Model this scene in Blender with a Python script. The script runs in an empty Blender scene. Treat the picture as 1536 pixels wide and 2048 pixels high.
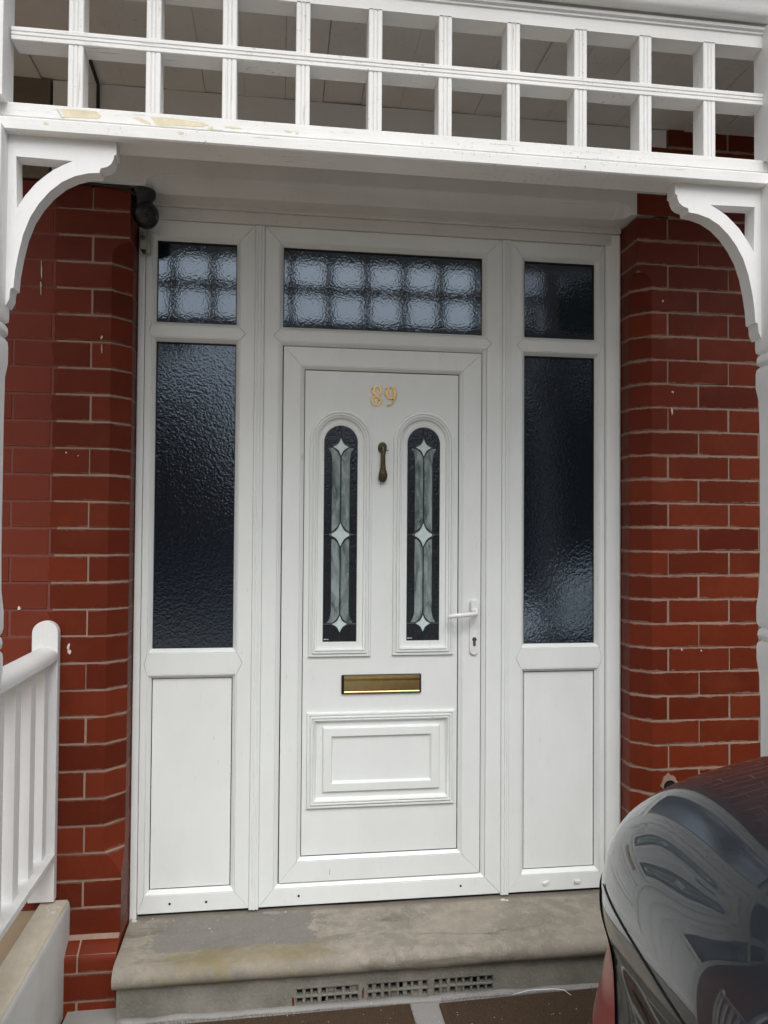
import bpy, math, random
from mathutils import Vector, Matrix, noise
random.seed(7)
rad = math.radians

# ------------------------------------------------------------------ camera
S = bpy.context.scene
COL = S.collection
F_PX, YAW, PIT, ROL = 1544.8, rad(7.819), rad(1.274), rad(0.403)
CAM = Vector((-0.013, -2.945, 1.413))
cd = bpy.data.cameras.new("camera"); cam = bpy.data.objects.new("camera", cd); COL.objects.link(cam)
fwd = Vector((math.sin(YAW) * math.cos(PIT), math.cos(YAW) * math.cos(PIT), math.sin(PIT)))
rgt = Vector((math.cos(YAW), -math.sin(YAW), 0)); up = rgt.cross(fwd)
r2 = rgt * math.cos(ROL) + up * math.sin(ROL); u2 = -rgt * math.sin(ROL) + up * math.cos(ROL)
M = Matrix((r2, u2, -fwd)).transposed().to_4x4(); M.translation = CAM
cam.matrix_world = M
cd.sensor_fit = 'VERTICAL'; cd.sensor_height = 24.0; cd.lens = 24.0 * F_PX / 2048.0
cd.clip_start = 0.02; cd.clip_end = 2000
S.camera = cam

# ------------------------------------------------------------------ sky, sun, exposure (overcast day)
w = bpy.data.worlds.new("World"); S.world = w; w.use_nodes = True
nt = w.node_tree; nt.nodes.clear()
sky = nt.nodes.new("ShaderNodeTexSky"); sky.sky_type = 'NISHITA'; sky.sun_disc = False
SUN_EL, SUN_ROT = rad(52), rad(174)
sky.sun_elevation = SUN_EL; sky.sun_rotation = SUN_ROT
sky.air_density = 1.0; sky.dust_density = 4.0; sky.ozone_density = 1.0
hs = nt.nodes.new("ShaderNodeHueSaturation"); hs.inputs['Saturation'].default_value = 0.36
bg = nt.nodes.new("ShaderNodeBackground"); bg.inputs['Strength'].default_value = 0.125
wo = nt.nodes.new("ShaderNodeOutputWorld")
nt.links.new(sky.outputs[0], hs.inputs['Color']); nt.links.new(hs.outputs[0], bg.inputs['Color']); nt.links.new(bg.outputs[0], wo.inputs['Surface'])
sl = bpy.data.lights.new("sun", 'SUN'); sl.energy = 1.35; sl.angle = rad(52); sl.color = (.97, .99, 1)
so = bpy.data.objects.new("sun", sl); COL.objects.link(so)
so.rotation_euler = (rad(90) - SUN_EL, 0, rad(180) - SUN_ROT); so.location = (0, -6, 9)
S.view_settings.view_transform = 'Standard'; S.view_settings.look = 'None'
S.view_settings.exposure = 0.36; S.view_settings.gamma = 1.0
S.view_settings.use_curve_mapping = False
S.cycles.max_bounces = 8; S.cycles.diffuse_bounces = 5; S.cycles.glossy_bounces = 4

# ------------------------------------------------------------------ material helpers
class NT:
    def __init__(s, name):
        s.m = bpy.data.materials.new(name); s.m.use_nodes = True
        s.t = s.m.node_tree; s.b = s.t.nodes['Principled BSDF']; s.tc = None
    def n(s, typ, **kw):
        nd = s.t.nodes.new(typ)
        for k, v in kw.items():
            if k.startswith('i_'):
                key = k[2:]; key = int(key) if key.isdigit() else key
                nd.inputs[key].default_value = v
            else: setattr(nd, k, v)
        return nd
    def l(s, a, b): s.t.links.new(a, b)
    def pos(s, scale=(1, 1, 1), loc=(0, 0, 0)):
        if s.tc is None: s.tc = s.n('ShaderNodeNewGeometry')
        mp = s.n('ShaderNodeMapping'); mp.inputs['Scale'].default_value = scale; mp.inputs['Location'].default_value = loc
        s.l(s.tc.outputs['Position'], mp.inputs['Vector']); return mp.outputs[0]
    def noise(s, vec, scale, detail=4, rough=.6, dist=0.0):
        nd = s.n('ShaderNodeTexNoise'); nd.inputs['Scale'].default_value = scale; nd.inputs['Detail'].default_value = detail
        nd.inputs['Roughness'].default_value = rough; nd.inputs['Distortion'].default_value = dist
        s.l(vec, nd.inputs['Vector']); return nd.outputs['Fac']
    def ramp(s, fac, a, b, ca=(0, 0, 0, 1), cb=(1, 1, 1, 1), interp='LINEAR'):
        nd = s.n('ShaderNodeValToRGB'); nd.color_ramp.interpolation = interp
        nd.color_ramp.elements[0].position = a; nd.color_ramp.elements[1].position = b
        nd.color_ramp.elements[0].color = ca; nd.color_ramp.elements[1].color = cb
        s.l(fac, nd.inputs[0]); return nd.outputs[0]
    def mix(s, fac, a, b, mode='MIX'):
        nd = s.n('ShaderNodeMixRGB', blend_type=mode)
        if hasattr(fac, 'links'): s.l(fac, nd.inputs[0])
        else: nd.inputs[0].default_value = fac
        for i, c in ((1, a), (2, b)):
            if hasattr(c, 'links'): s.l(c, nd.inputs[i])
            else: nd.inputs[i].default_value = (*c, 1) if len(c) == 3 else c
        return nd.outputs[0]
    def math(s, op, a, b=0.0):
        nd = s.n('ShaderNodeMath', operation=op)
        for i, c in ((0, a), (1, b)):
            if hasattr(c, 'links'): s.l(c, nd.inputs[i])
            else: nd.inputs[i].default_value = c
        return nd.outputs[0]
    def bump(s, h, strength=.3, dist=.002, prev=None):
        nd = s.n('ShaderNodeBump'); nd.inputs['Strength'].default_value = strength; nd.inputs['Distance'].default_value = dist
        s.l(h, nd.inputs['Height'])
        if prev is not None: s.l(prev, nd.inputs['Normal'])
        return nd.outputs[0]
    def out(s, color=None, rough=None, normal=None, **kw):
        def put(nm, v):
            if v is None: return
            if hasattr(v, 'links'): s.l(v, s.b.inputs[nm])
            else: s.b.inputs[nm].default_value = (*v, 1) if isinstance(v, tuple) and len(v) == 3 else v
        put('Base Color', color); put('Roughness', rough); put('Normal', normal)
        for k, v in kw.items(): put(k.replace('_', ' '), v)
        return s.m

def plain(name, col, rough=.5, metal=0.0, **kw):
    t = NT(name); n1 = t.noise(t.pos(), 35, 5)
    c = t.mix(t.ramp(n1, .35, .75), col, tuple(x * .8 for x in col))
    return t.out(c, rough, t.bump(t.noise(t.pos(), 180, 3), .12, .0006), Metallic=metal, **kw)

# white uPVC
t = NT('upvc_white'); n1 = t.noise(t.pos((1, 1, .5)), 5, 6, .65); n2 = t.noise(t.pos((1, 1, .25)), 60, 4)
c = t.mix(t.ramp(n1, .35, .8), (.785, .812, .792), (.715, .735, .715))
c = t.mix(t.ramp(n2, .66, .80), c, (.60, .59, .55))
UPVC = t.out(c, .32, t.bump(t.noise(t.pos(), 14, 2), .05, .002))
# painted timber, weathered
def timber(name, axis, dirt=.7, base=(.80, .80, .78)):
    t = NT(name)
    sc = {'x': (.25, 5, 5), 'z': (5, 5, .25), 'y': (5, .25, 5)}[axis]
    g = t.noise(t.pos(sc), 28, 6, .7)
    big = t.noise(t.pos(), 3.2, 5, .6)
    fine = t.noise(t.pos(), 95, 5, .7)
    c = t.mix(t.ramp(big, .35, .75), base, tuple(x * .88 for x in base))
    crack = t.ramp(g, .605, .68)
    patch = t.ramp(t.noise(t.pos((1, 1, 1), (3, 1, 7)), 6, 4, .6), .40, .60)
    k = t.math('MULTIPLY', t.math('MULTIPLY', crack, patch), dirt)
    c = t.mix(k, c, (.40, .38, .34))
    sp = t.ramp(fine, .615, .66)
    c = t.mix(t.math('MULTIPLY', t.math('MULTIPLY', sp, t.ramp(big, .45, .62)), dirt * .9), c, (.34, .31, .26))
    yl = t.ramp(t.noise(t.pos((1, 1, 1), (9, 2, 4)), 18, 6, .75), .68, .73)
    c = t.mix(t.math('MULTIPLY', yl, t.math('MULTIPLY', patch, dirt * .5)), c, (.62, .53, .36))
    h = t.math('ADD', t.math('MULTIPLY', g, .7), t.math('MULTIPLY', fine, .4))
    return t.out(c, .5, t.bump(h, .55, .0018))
TX = timber('painted_timber_x', 'x', 1.25); TZ = timber('painted_timber_z', 'z', 1.0); TY = timber('painted_timber_y', 'y', .6)
TX0 = timber('painted_timber_clean', 'x', .3, (.79, .79, .77)); TZ0 = timber('painted_timber_post', 'z', .18, (.81, .81, .80))
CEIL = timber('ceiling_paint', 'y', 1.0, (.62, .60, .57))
LINT = timber('lintel_paint', 'x', .45, (.70, .69, .66))
# brick
def brickmat(name, hue=(.142, .0195, .0058), dull=False):
    t = NT(name); oi = t.n('ShaderNodeObjectInfo')
    r = oi.outputs['Random']
    c = t.mix(r, tuple(x * .68 for x in hue), (hue[0] * 1.18, hue[1] * 1.35, hue[2] * 1.4))
    n1 = t.noise(t.pos(), 24, 6, .7); n2 = t.noise(t.pos(), 150, 4, .7)
    c = t.mix(t.ramp(n1, .3, .8), c, t.mix(.45, c, (.09, .018, .012)))
    c = t.mix(t.ramp(n2, .76, .82), c, (.34, .17, .11))
    c = t.mix(t.math('MULTIPLY', t.ramp(t.noise(t.pos((1, 1, 1), (7, 0, 3)), 5, 4, .6), .5, .75), .35), c, (.20, .045, .018))
    tcn = t.n('ShaderNodeTexCoord'); sg = t.n('ShaderNodeSeparateXYZ'); t.l(tcn.outputs['Generated'], sg.inputs[0])
    ez = t.math('MULTIPLY', t.math('MINIMUM', sg.outputs[2], t.math('SUBTRACT', 1.0, sg.outputs[2])), .085)
    lim = t.math('MULTIPLY', t.math('SUBTRACT', t.noise(t.pos((.45, 1, 1)), 30, 7, .8), .42), .032)
    edge = t.math('LESS_THAN', ez, lim)
    c = t.mix(t.math('MULTIPLY', edge, .75), c, (.26, .16, .12) if not dull else (.17, .085, .06))
    chip = t.ramp(t.noise(t.pos((1, 1, 1), (2, 9, 5)), 70, 5, .75), .72, .76)
    c = t.mix(chip, c, (.055, .014, .008))
    c = t.mix(t.ramp(t.noise(t.pos((1, 1, 1), (4, 4, 4)), 260, 2), .72, .76), c, (.05, .015, .01))
    if dull:
        s_ = t.n('ShaderNodeSeparateXYZ'); t.l(t.tc.outputs['Position'], s_.inputs[0])
        jit = t.math('MULTIPLY', t.noise(t.pos(), 30, 3), .03)
        f = t.math('LESS_THAN', t.math('ADD', s_.outputs[0], jit), -.775)
        c = t.mix(t.math('MULTIPLY', f, .55), c, (.185, .042, .027))
    h = t.math('ADD', n1, t.math('MULTIPLY', n2, .4))
    return t.out(c, t.ramp(n1, .2, .8, (.36,) * 3 + (1,), (.55,) * 3 + (1,)), t.bump(h, .45, .003), **{'Specular IOR Level': .14})
BRK = brickmat('red_glazed_brick'); BRKL = brickmat('red_painted_brick', dull=True)
def mortar(name, left=False):
    t = NT(name); n1 = t.noise(t.pos(), 60, 5, .75); n2 = t.noise(t.pos(), 9, 3)
    c = t.mix(n1, (.38, .265, .205), (.24, .16, .12)); c = t.mix(t.ramp(n2, .5, .75), c, (.22, .125, .085))
    if left:
        s_ = t.n('ShaderNodeSeparateXYZ'); t.l(t.tc.outputs['Position'], s_.inputs[0])
        jit = t.math('MULTIPLY', t.noise(t.pos((.2, 1, 1)), 22, 2), .06)
        f = t.math('LESS_THAN', t.math('ADD', s_.outputs[0], jit), -.748)
        c = t.mix(f, c, t.mix(n1, (.23, .075, .055), (.15, .042, .030)))
    return t.out(c, .85, t.bump(n1, .9, .003))
MORL = mortar('mortar_left', True); MORR = mortar('mortar_right')
# stone step
t = NT('worn_concrete'); p = t.pos()
n1 = t.noise(p, 3.1, 8, .62); n2 = t.noise(p, 19, 9, .68, .15); n3 = t.noise(p, 120, 4, .7); n4 = t.noise(t.pos((.35, 1, 1), (5, 2, 0)), 7, 6, .7, .8)
c = t.mix(t.ramp(n1, .42, .56), (.285, .255, .205), (.215, .195, .158))
c = t.mix(t.ramp(n2, .46, .68), c, (.335, .300, .240))
c = t.mix(t.math('MULTIPLY', t.ramp(n4, .53, .66), .8), c, (.105, .088, .066))
c = t.mix(t.math('MULTIPLY', t.ramp(n3, .4, .8), .4), c, (.16, .145, .12))
sp_ = t.n('ShaderNodeSeparateXYZ'); t.l(t.tc.outputs['Position'], sp_.inputs[0])
def sm(v, a, b): 
    m_ = t.n('ShaderNodeMapRange'); m_.interpolation_type = 'SMOOTHSTEP'; t.l(v, m_.inputs['Value']); m_.inputs['From Min'].default_value = a; m_.inputs['From Max'].default_value = b; return m_.outputs[0]
wx = t.math('ADD', sp_.outputs[0], t.math('MULTIPLY', t.math('SUBTRACT', n2, .5), .35)); wy = t.math('ADD', sp_.outputs[1], t.math('MULTIPLY', t.math('SUBTRACT', n2, .5), .10))
grey = t.math('MULTIPLY', t.math('MULTIPLY', sm(wx, -.44, -.40), sm(wx, .15, .135)), t.math('MULTIPLY', sm(wy, -.235, -.225), sm(wy, -.012, -.03)))
c = t.mix(t.math('MULTIPLY', grey, .8), c, t.mix(t.ramp(n3, .3, .7), (.185, .178, .162), (.135, .13, .118)))
c = t.mix(t.math('MULTIPLY', t.ramp(t.noise(t.pos((1, 1, 1), (1, 1, 9)), 45, 5, .75), .62, .68), .7), c, (.40, .38, .33))
vc = t.n('ShaderNodeTexVoronoi'); vc.feature = 'DISTANCE_TO_EDGE'; vc.inputs['Scale'].default_value = 3.1
wp = t.n('ShaderNodeMixRGB', blend_type='ADD'); wp.inputs[0].default_value = .12; t.l(p, wp.inputs[1]); wn_ = t.n('ShaderNodeTexNoise'); wn_.inputs['Scale'].default_value = 9; wn_.inputs['Detail'].default_value = 6; t.l(p, wn_.inputs['Vector']); t.l(wn_.outputs['Color'], wp.inputs[2]); t.l(wp.outputs[0], vc.inputs['Vector'])
c = t.mix(t.math('MULTIPLY', t.ramp(vc.outputs['Distance'], .0005, .0035, (1, 1, 1, 1), (0, 0, 0, 1)), t.math('MULTIPLY', t.ramp(n1, .50, .58), .6)), c, (.10, .09, .07))
alg = t.math('MULTIPLY', t.math('MULTIPLY', sm(wx, -.42, -.30), sm(wx, .20, .12)), t.math('MULTIPLY', sm(wy, -.335, -.31), sm(wy, -.215, -.25)))
c = t.mix(t.math('MULTIPLY', alg, t.ramp(n1, .25, .6)), c, t.mix(n2, (.155, .125, .06), (.25, .215, .13)))
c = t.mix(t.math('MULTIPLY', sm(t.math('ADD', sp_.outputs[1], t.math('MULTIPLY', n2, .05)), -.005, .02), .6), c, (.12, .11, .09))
STONE = t.out(c, .8, t.bump(t.math('ADD', n2, t.math('MULTIPLY', n3, .5)), .5, .004))
t = NT('cement_patch'); p = t.pos(); n2 = t.noise(p, 16, 8, .7); n3 = t.noise(p, 140, 4)
c = t.mix(t.ramp(n2, .35, .7), (.27, .255, .225), (.20, .19, .165))
CEMP = t.out(c, .85, t.bump(t.math('ADD', n2, n3), .4, .002))
t = NT('algae_stain'); p = t.pos((.5, 1, 1)); n2 = t.noise(p, 16, 8, .75, .5); n3 = t.noise(t.pos(), 110, 4, .7)
c = t.mix(t.ramp(n2, .35, .68), (.19, .155, .085), (.29, .25, .165)); c = t.mix(t.ramp(n3, .55, .8), c, (.13, .105, .055))
ALGAE = t.out(c, .85, t.bump(t.math('ADD', n2, n3), .5, .003))
t = NT('riser_concrete'); p = t.pos(); n1 = t.noise(p, 6, 8, .65); n3 = t.noise(p, 110, 4, .7)
c = t.mix(t.ramp(n1, .35, .65), (.24, .225, .19), (.14, .135, .11)); c = t.mix(t.ramp(n3, .55, .9), c, (.33, .31, .27))
RISER = t.out(c, .9, t.bump(t.math('ADD', n1, t.math('MULTIPLY', n3, .7)), .8, .005))
t = NT('render_white'); p = t.pos(); n1 = t.noise(p, 5, 6, .6); n3 = t.noise(p, 90, 4, .7)
c = t.mix(t.ramp(n1, .4, .75), (.60, .595, .57), (.50, .49, .46)); RENDER = t.out(c, .8, t.bump(t.math('ADD', n1, t.math('MULTIPLY', n3, .3)), .5, .004))
t = NT('coping_cream'); p = t.pos((1, .5, 1)); n1 = t.noise(p, 14, 7, .7); n3 = t.noise(t.pos(), 90, 4, .7)
c = t.mix(t.ramp(n1, .35, .7), (.60, .55, .45), (.46, .40, .30)); c = t.mix(t.ramp(n3, .66, .76), c, (.25, .22, .17)); COPING = t.out(c, .8, t.bump(t.math('ADD', n1, n3), .5, .003))
t = NT('coir_mat'); p = t.pos(); n1 = t.noise(p, 330, 3, .8); n2 = t.noise(p, 900, 2, .8)
c = t.mix(t.ramp(n1, .35, .7), (.045, .026, .013), (.19, .112, .055)); COIR = t.out(c, .95, t.bump(t.math('ADD', n1, n2), 1.0, .006))
t = NT('drive_concrete'); p = t.pos(); n1 = t.noise(p, 4, 8, .65); n3 = t.noise(p, 160, 4, .7)
c = t.mix(n1, (.20, .195, .185), (.34, .33, .31)); c = t.mix(t.ramp(n3, .55, .8), c, (.16, .15, .14)); CONC = t.out(c, .85, t.bump(n3, .5, .003))
t = NT('tan_floor'); n1 = t.noise(t.pos(), 8, 6); c = t.mix(n1, (.30, .225, .14), (.38, .30, .20)); TAN = t.out(c, .7)
t = NT('asphalt'); n1 = t.noise(t.pos(), 60, 6, .8); c = t.mix(n1, (.04, .04, .04), (.075, .073, .07)); ASPH = t.out(c, .9, t.bump(n1, .6, .004))
t = NT('brown_stone'); n1 = t.noise(t.pos(), 30, 6); c = t.mix(n1, (.12, .095, .065), (.18, .145, .10)); BROWN = t.out(c, .8, t.bump(n1, .4, .003))
# obscure glass (reflective panes with a rolled pattern ; the hall's darkness is put into the opaque base colour)
def obscure(name, scale, strength, dist, base=(.006, .010, .016), rough=.06, spec=.5, ior=2.0, stretch=(1, 1, 1)):
    t = NT(name); p = t.pos(stretch)
    wv = t.n('ShaderNodeTexVoronoi'); wv.feature = 'SMOOTH_F1'; wv.inputs['Scale'].default_value = scale; wv.inputs['Smoothness'].default_value = .8
    nn = t.n('ShaderNodeTexNoise'); nn.inputs['Scale'].default_value = scale * .5; nn.inputs['Detail'].default_value = 2
    t.l(p, nn.inputs['Vector'])
    mx = t.n('ShaderNodeMixRGB', blend_type='ADD'); mx.inputs[0].default_value = .022; t.l(p, mx.inputs[1]); t.l(nn.outputs['Color'], mx.inputs[2])
    t.l(mx.outputs[0], wv.inputs['Vector'])
    h = t.math('ADD', wv.outputs['Distance'], t.math('MULTIPLY', t.noise(p, scale * 1.15, 3), 1.0))
    b = t.bump(h, strength, dist)
    t.b.inputs['IOR'].default_value = ior; t.b.inputs['Specular Tint'].default_value = (.70, .85, 1, 1)
    return t.out(base, rough, b)
GLASS = obscure('obscure_glass', 115, 1.0, .00013, rough=.03, ior=2.45)
GLASSL = obscure('obscure_glass_low', 95, 1.0, .00040, rough=.07, ior=2.1)
GLASS2 = obscure('stippled_glass', 150, 1.0, .0009, base=(.010, .010, .011), rough=.08, stretch=(1.3, 1, .7), ior=1.7)
t = NT('smoky_glass'); p = t.pos()
mp = t.n('ShaderNodeMapping'); mp.inputs['Rotation'].default_value = (0, rad(35), 0); mp.inputs['Scale'].default_value = (1, 1, .28); t.l(p, mp.inputs['Vector'])
na = t.noise(mp.outputs[0], 26, 6, .55, 1.6); nb_ = t.noise(mp.outputs[0], 90, 4, .6, .8)
c = t.ramp(na, .34, .66, (.075, .100, .102, 1), (.30, .36, .35, 1))
c = t.mix(t.ramp(nb_, .55, .8), c, (.36, .42, .41))
SMOKY = t.out(c, .12)
MINT = plain('opal_glass', (.60, .72, .70), .12); LEAD = plain('lead_came', (.012, .024, .024), .35)
BLACK = plain('black_rubber', (.008, .008, .009), .6); BLKP = plain('black_plastic', (.006, .006, .007), .42)
BRASS = plain('brass', (.52, .35, .15), .18, 1.0); BRASSD = plain('brushed_brass', (.66, .53, .24), .33, 1.0)
t = NT('aged_bronze'); n1 = t.noise(t.pos(), 120, 5); c = t.mix(t.ramp(n1, .4, .7), (.045, .038, .022), (.16, .12, .05)); BRONZE = t.out(c, .42, t.bump(n1, .5, .0015), Metallic=.7)
STEEL = plain('steel_lock', (.16, .16, .15), .35, .9)
WHPL = plain('white_plastic', (.80, .81, .81), .28); CREAMPL = plain('cream_plastic', (.42, .40, .34), .5)
CREAMPAINT = plain('old_cream_paint', (.74, .66, .47), .6); CLAY = plain('clay', (.30, .28, .23), .9)
PINKW = plain('paint_drip', (.75, .62, .56), .5); DEBRIS = plain('debris', (.62, .58, .48), .8)
# car
t = NT('dark_grey_car_paint'); n1 = t.noise(t.pos(), 900, 2); c = t.mix(n1, (.018, .024, .031), (.034, .041, .050))
t.b.inputs['Coat Weight'].default_value = 1.0; t.b.inputs['Coat Roughness'].default_value = .02; t.b.inputs['Coat IOR'].default_value = 1.65
PAINT = t.out(c, .35, Metallic=.45)
t = NT('red_lamp_lens'); t.b.inputs['Coat Weight'].default_value = 0.35; t.b.inputs['Coat Roughness'].default_value = .03
LAMP = t.out(t.mix(t.noise(t.pos((1, 1, 6)), 40, 2), (.42, .008, .012), (.26, .004, .008)), .22)
t = NT('car_glass'); t.b.inputs['IOR'].default_value = 1.9; CGLASS = t.out((.01, .012, .013), .02)
TYRE = plain('tyre_rubber', (.02, .02, .02), .8); ALLOY = plain('alloy', (.45, .45, .46), .3, .9)
ROOFT = plain('slate', (.10, .10, .11), .7); HBRK = plain('far_brick', (.20, .07, .045), .85); LEAF = plain('leaf', (.045, .075, .025), .7)
BARK = plain('bark', (.10, .075, .05), .9)

# ------------------------------------------------------------------ object helpers
def link(name, me, m, parent=None):
    o = bpy.data.objects.new(name, me); COL.objects.link(o)
    if m is not None and not me.materials: me.materials.append(m)
    if parent: o.parent = parent
    return o
def thing(name, label, cat, loc=(0, 0, 0), group=None):
    o = bpy.data.objects.new(name, None); COL.objects.link(o); o.location = loc; o.empty_display_size = .1
    o['label'] = label; o['category'] = cat
    if group: o['group'] = group
    return o
def tag(o, label=None, cat=None, group=None, kind=None):
    for k, v in (('label', label), ('category', cat), ('group', group), ('kind', kind)):
        if v: o[k] = v
    return o
class MB:
    def __init__(s): s.v = []; s.f = []; s.sm = []
    def box(s, x0, x1, y0, y1, z0, z1):
        b = len(s.v)
        s.v += [(x0, y0, z0), (x1, y0, z0), (x1, y1, z0), (x0, y1, z0), (x0, y0, z1), (x1, y0, z1), (x1, y1, z1), (x0, y1, z1)]
        for q in ((0, 3, 2, 1), (4, 5, 6, 7), (0, 1, 5, 4), (1, 2, 6, 5), (2, 3, 7, 6), (3, 0, 4, 7)): s.f.append([b + i for i in q])
        return s
    def loft(s, rings, closed=True, cap0=False, cap1=False, wrap=False):
        b = len(s.v); n = len(rings[0])
        for r in rings: s.v += [tuple(p) for p in r]
        R = len(rings)
        for k in range(R if wrap else R - 1):
            k2 = (k + 1) % R
            for i in range(n if closed else n - 1):
                j = (i + 1) % n
                s.f.append([b + k * n + i, b + k * n + j, b + k2 * n + j, b + k2 * n + i])
        if cap0: s.f.append([b + i for i in reversed(range(n))])
        if cap1: s.f.append([b + (R - 1) * n + i for i in range(n)])
        return s
    def prism_xz(s, poly, y0, y1):
        return s.loft([[(x, y0, z) for x, z in poly], [(x, y1, z) for x, z in poly]], True, True, True)
    def extrude_x(s, prof, x0, x1):
        return s.loft([[(x0, y, z) for y, z in prof], [(x1, y, z) for y, z in prof]], True, True, True)
    def extrude_z(s, prof, z0, z1):
        return s.loft([[(x, y, z0) for x, y in prof], [(x, y, z1) for x, y in prof]], True, True, True)
    def lathe(s, prof, cx, cy, cz=0, n=24, axis='z'):
        rings = []
        for r, h in prof:
            ring = []
            for i in range(n):
                a = 2 * math.pi * i / n; u, v_ = r * math.cos(a), r * math.sin(a)
                ring.append({'z': (cx + u, cy + v_, cz + h), 'y': (cx + u, cy + h, cz + v_), 'x': (cx + h, cy + u, cz + v_)}[axis])
            rings.append(ring)
        return s.loft(rings, True, True, True)
    def tube(s, pts, r, n=8):
        pts = [Vector(p) for p in pts]; rings = []
        rr = r if isinstance(r, (list, tuple)) else [r] * len(pts)
        for i, p in enumerate(pts):
            d = (pts[min(i + 1, len(pts) - 1)] - pts[max(i - 1, 0)]).normalized()
            a = d.cross(Vector((0.13, .3, 1))).normalized(); b_ = d.cross(a)
            rings.append([p + (a * math.cos(2 * math.pi * k / n) + b_ * math.sin(2 * math.pi * k / n)) * rr[i] for k in range(n)])
        return s.loft(rings, True, True, True)
    def build(s, name, m, parent=None, smooth=False, bevel=0, seg=2, flip=False):
        me = bpy.data.meshes.new(name); me.from_pydata([tuple(p) for p in s.v], [], s.f); 
        import bmesh as bm_
        bm = bm_.new(); bm.from_mesh(me); bm_.ops.recalc_face_normals(bm, faces=bm.faces); bm.to_mesh(me); bm.free()
        me.update()
        if smooth:
            for p in me.polygons: p.use_smooth = True
            if smooth == 'auto':
                try: me.set_sharp_from_angle(angle=rad(38))
                except Exception: pass
        o = link(name, me, m, parent)
        if bevel:
            bv = o.modifiers.new('bevel', 'BEVEL'); bv.width = bevel; bv.segments = seg; bv.limit_method = 'ANGLE'; bv.angle_limit = rad(40)
            for p in me.polygons: p.use_smooth = True
            try: me.set_sharp_from_angle(angle=rad(30))
            except Exception: pass
            wn = o.modifiers.new('wn', 'WEIGHTED_NORMAL'); wn.keep_sharp = False
        return o
def B(name, x0, x1, y0, y1, z0, z1, m, parent=None, bevel=.0015):
    return MB().box(x0, x1, y0, y1, z0, z1).build(name, m, parent, bevel=bevel)
def rect(x0, x1, z0, z1): return [(x0, z0), (x1, z0), (x1, z1), (x0, z1)]
def inset(r, d): return (r[0] + d, r[1] - d, r[2] + d, r[3] - d)

def ragged(cx, cz, rx, rz, n=26, seed=0, amp=.25, ang=0):
    rnd = random.Random(seed); out = []
    ph = [rnd.uniform(0, 6.28) for _ in range(4)]
    for i in range(n):
        a = 2 * math.pi * i / n
        k = 1 + amp * (.5 * math.sin(2 * a + ph[0]) + .35 * math.sin(5 * a + ph[1]) + .3 * math.sin(9 * a + ph[2])) + rnd.uniform(-.3, .3) * amp
        u, v_ = math.cos(a) * rx * k, math.sin(a) * rz * k
        out.append((cx + u * math.cos(ang) - v_ * math.sin(ang), cz + u * math.sin(ang) + v_ * math.cos(ang)))
    return out

# ------------------------------------------------------------------ the setting: ground, road
GZ = -.20
o = MB().box(-60, 60, -80, -9.0, GZ - .5, GZ - .13).build('road', ASPH); tag(o, kind='structure')
o = MB().box(-60, 60, -9.0, -6.4, GZ - .5, GZ - .01).build('pavement', CONC); tag(o, kind='structure')
o = MB().box(-.69, 6.5, -6.39, -.02, GZ - .5, GZ).build('driveway', CONC); tag(o, kind='structure')
o = MB().box(-6.5, -.80, -6.39, -.02, GZ - .5, .108).build('floor', TAN); tag(o, kind='structure')

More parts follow.
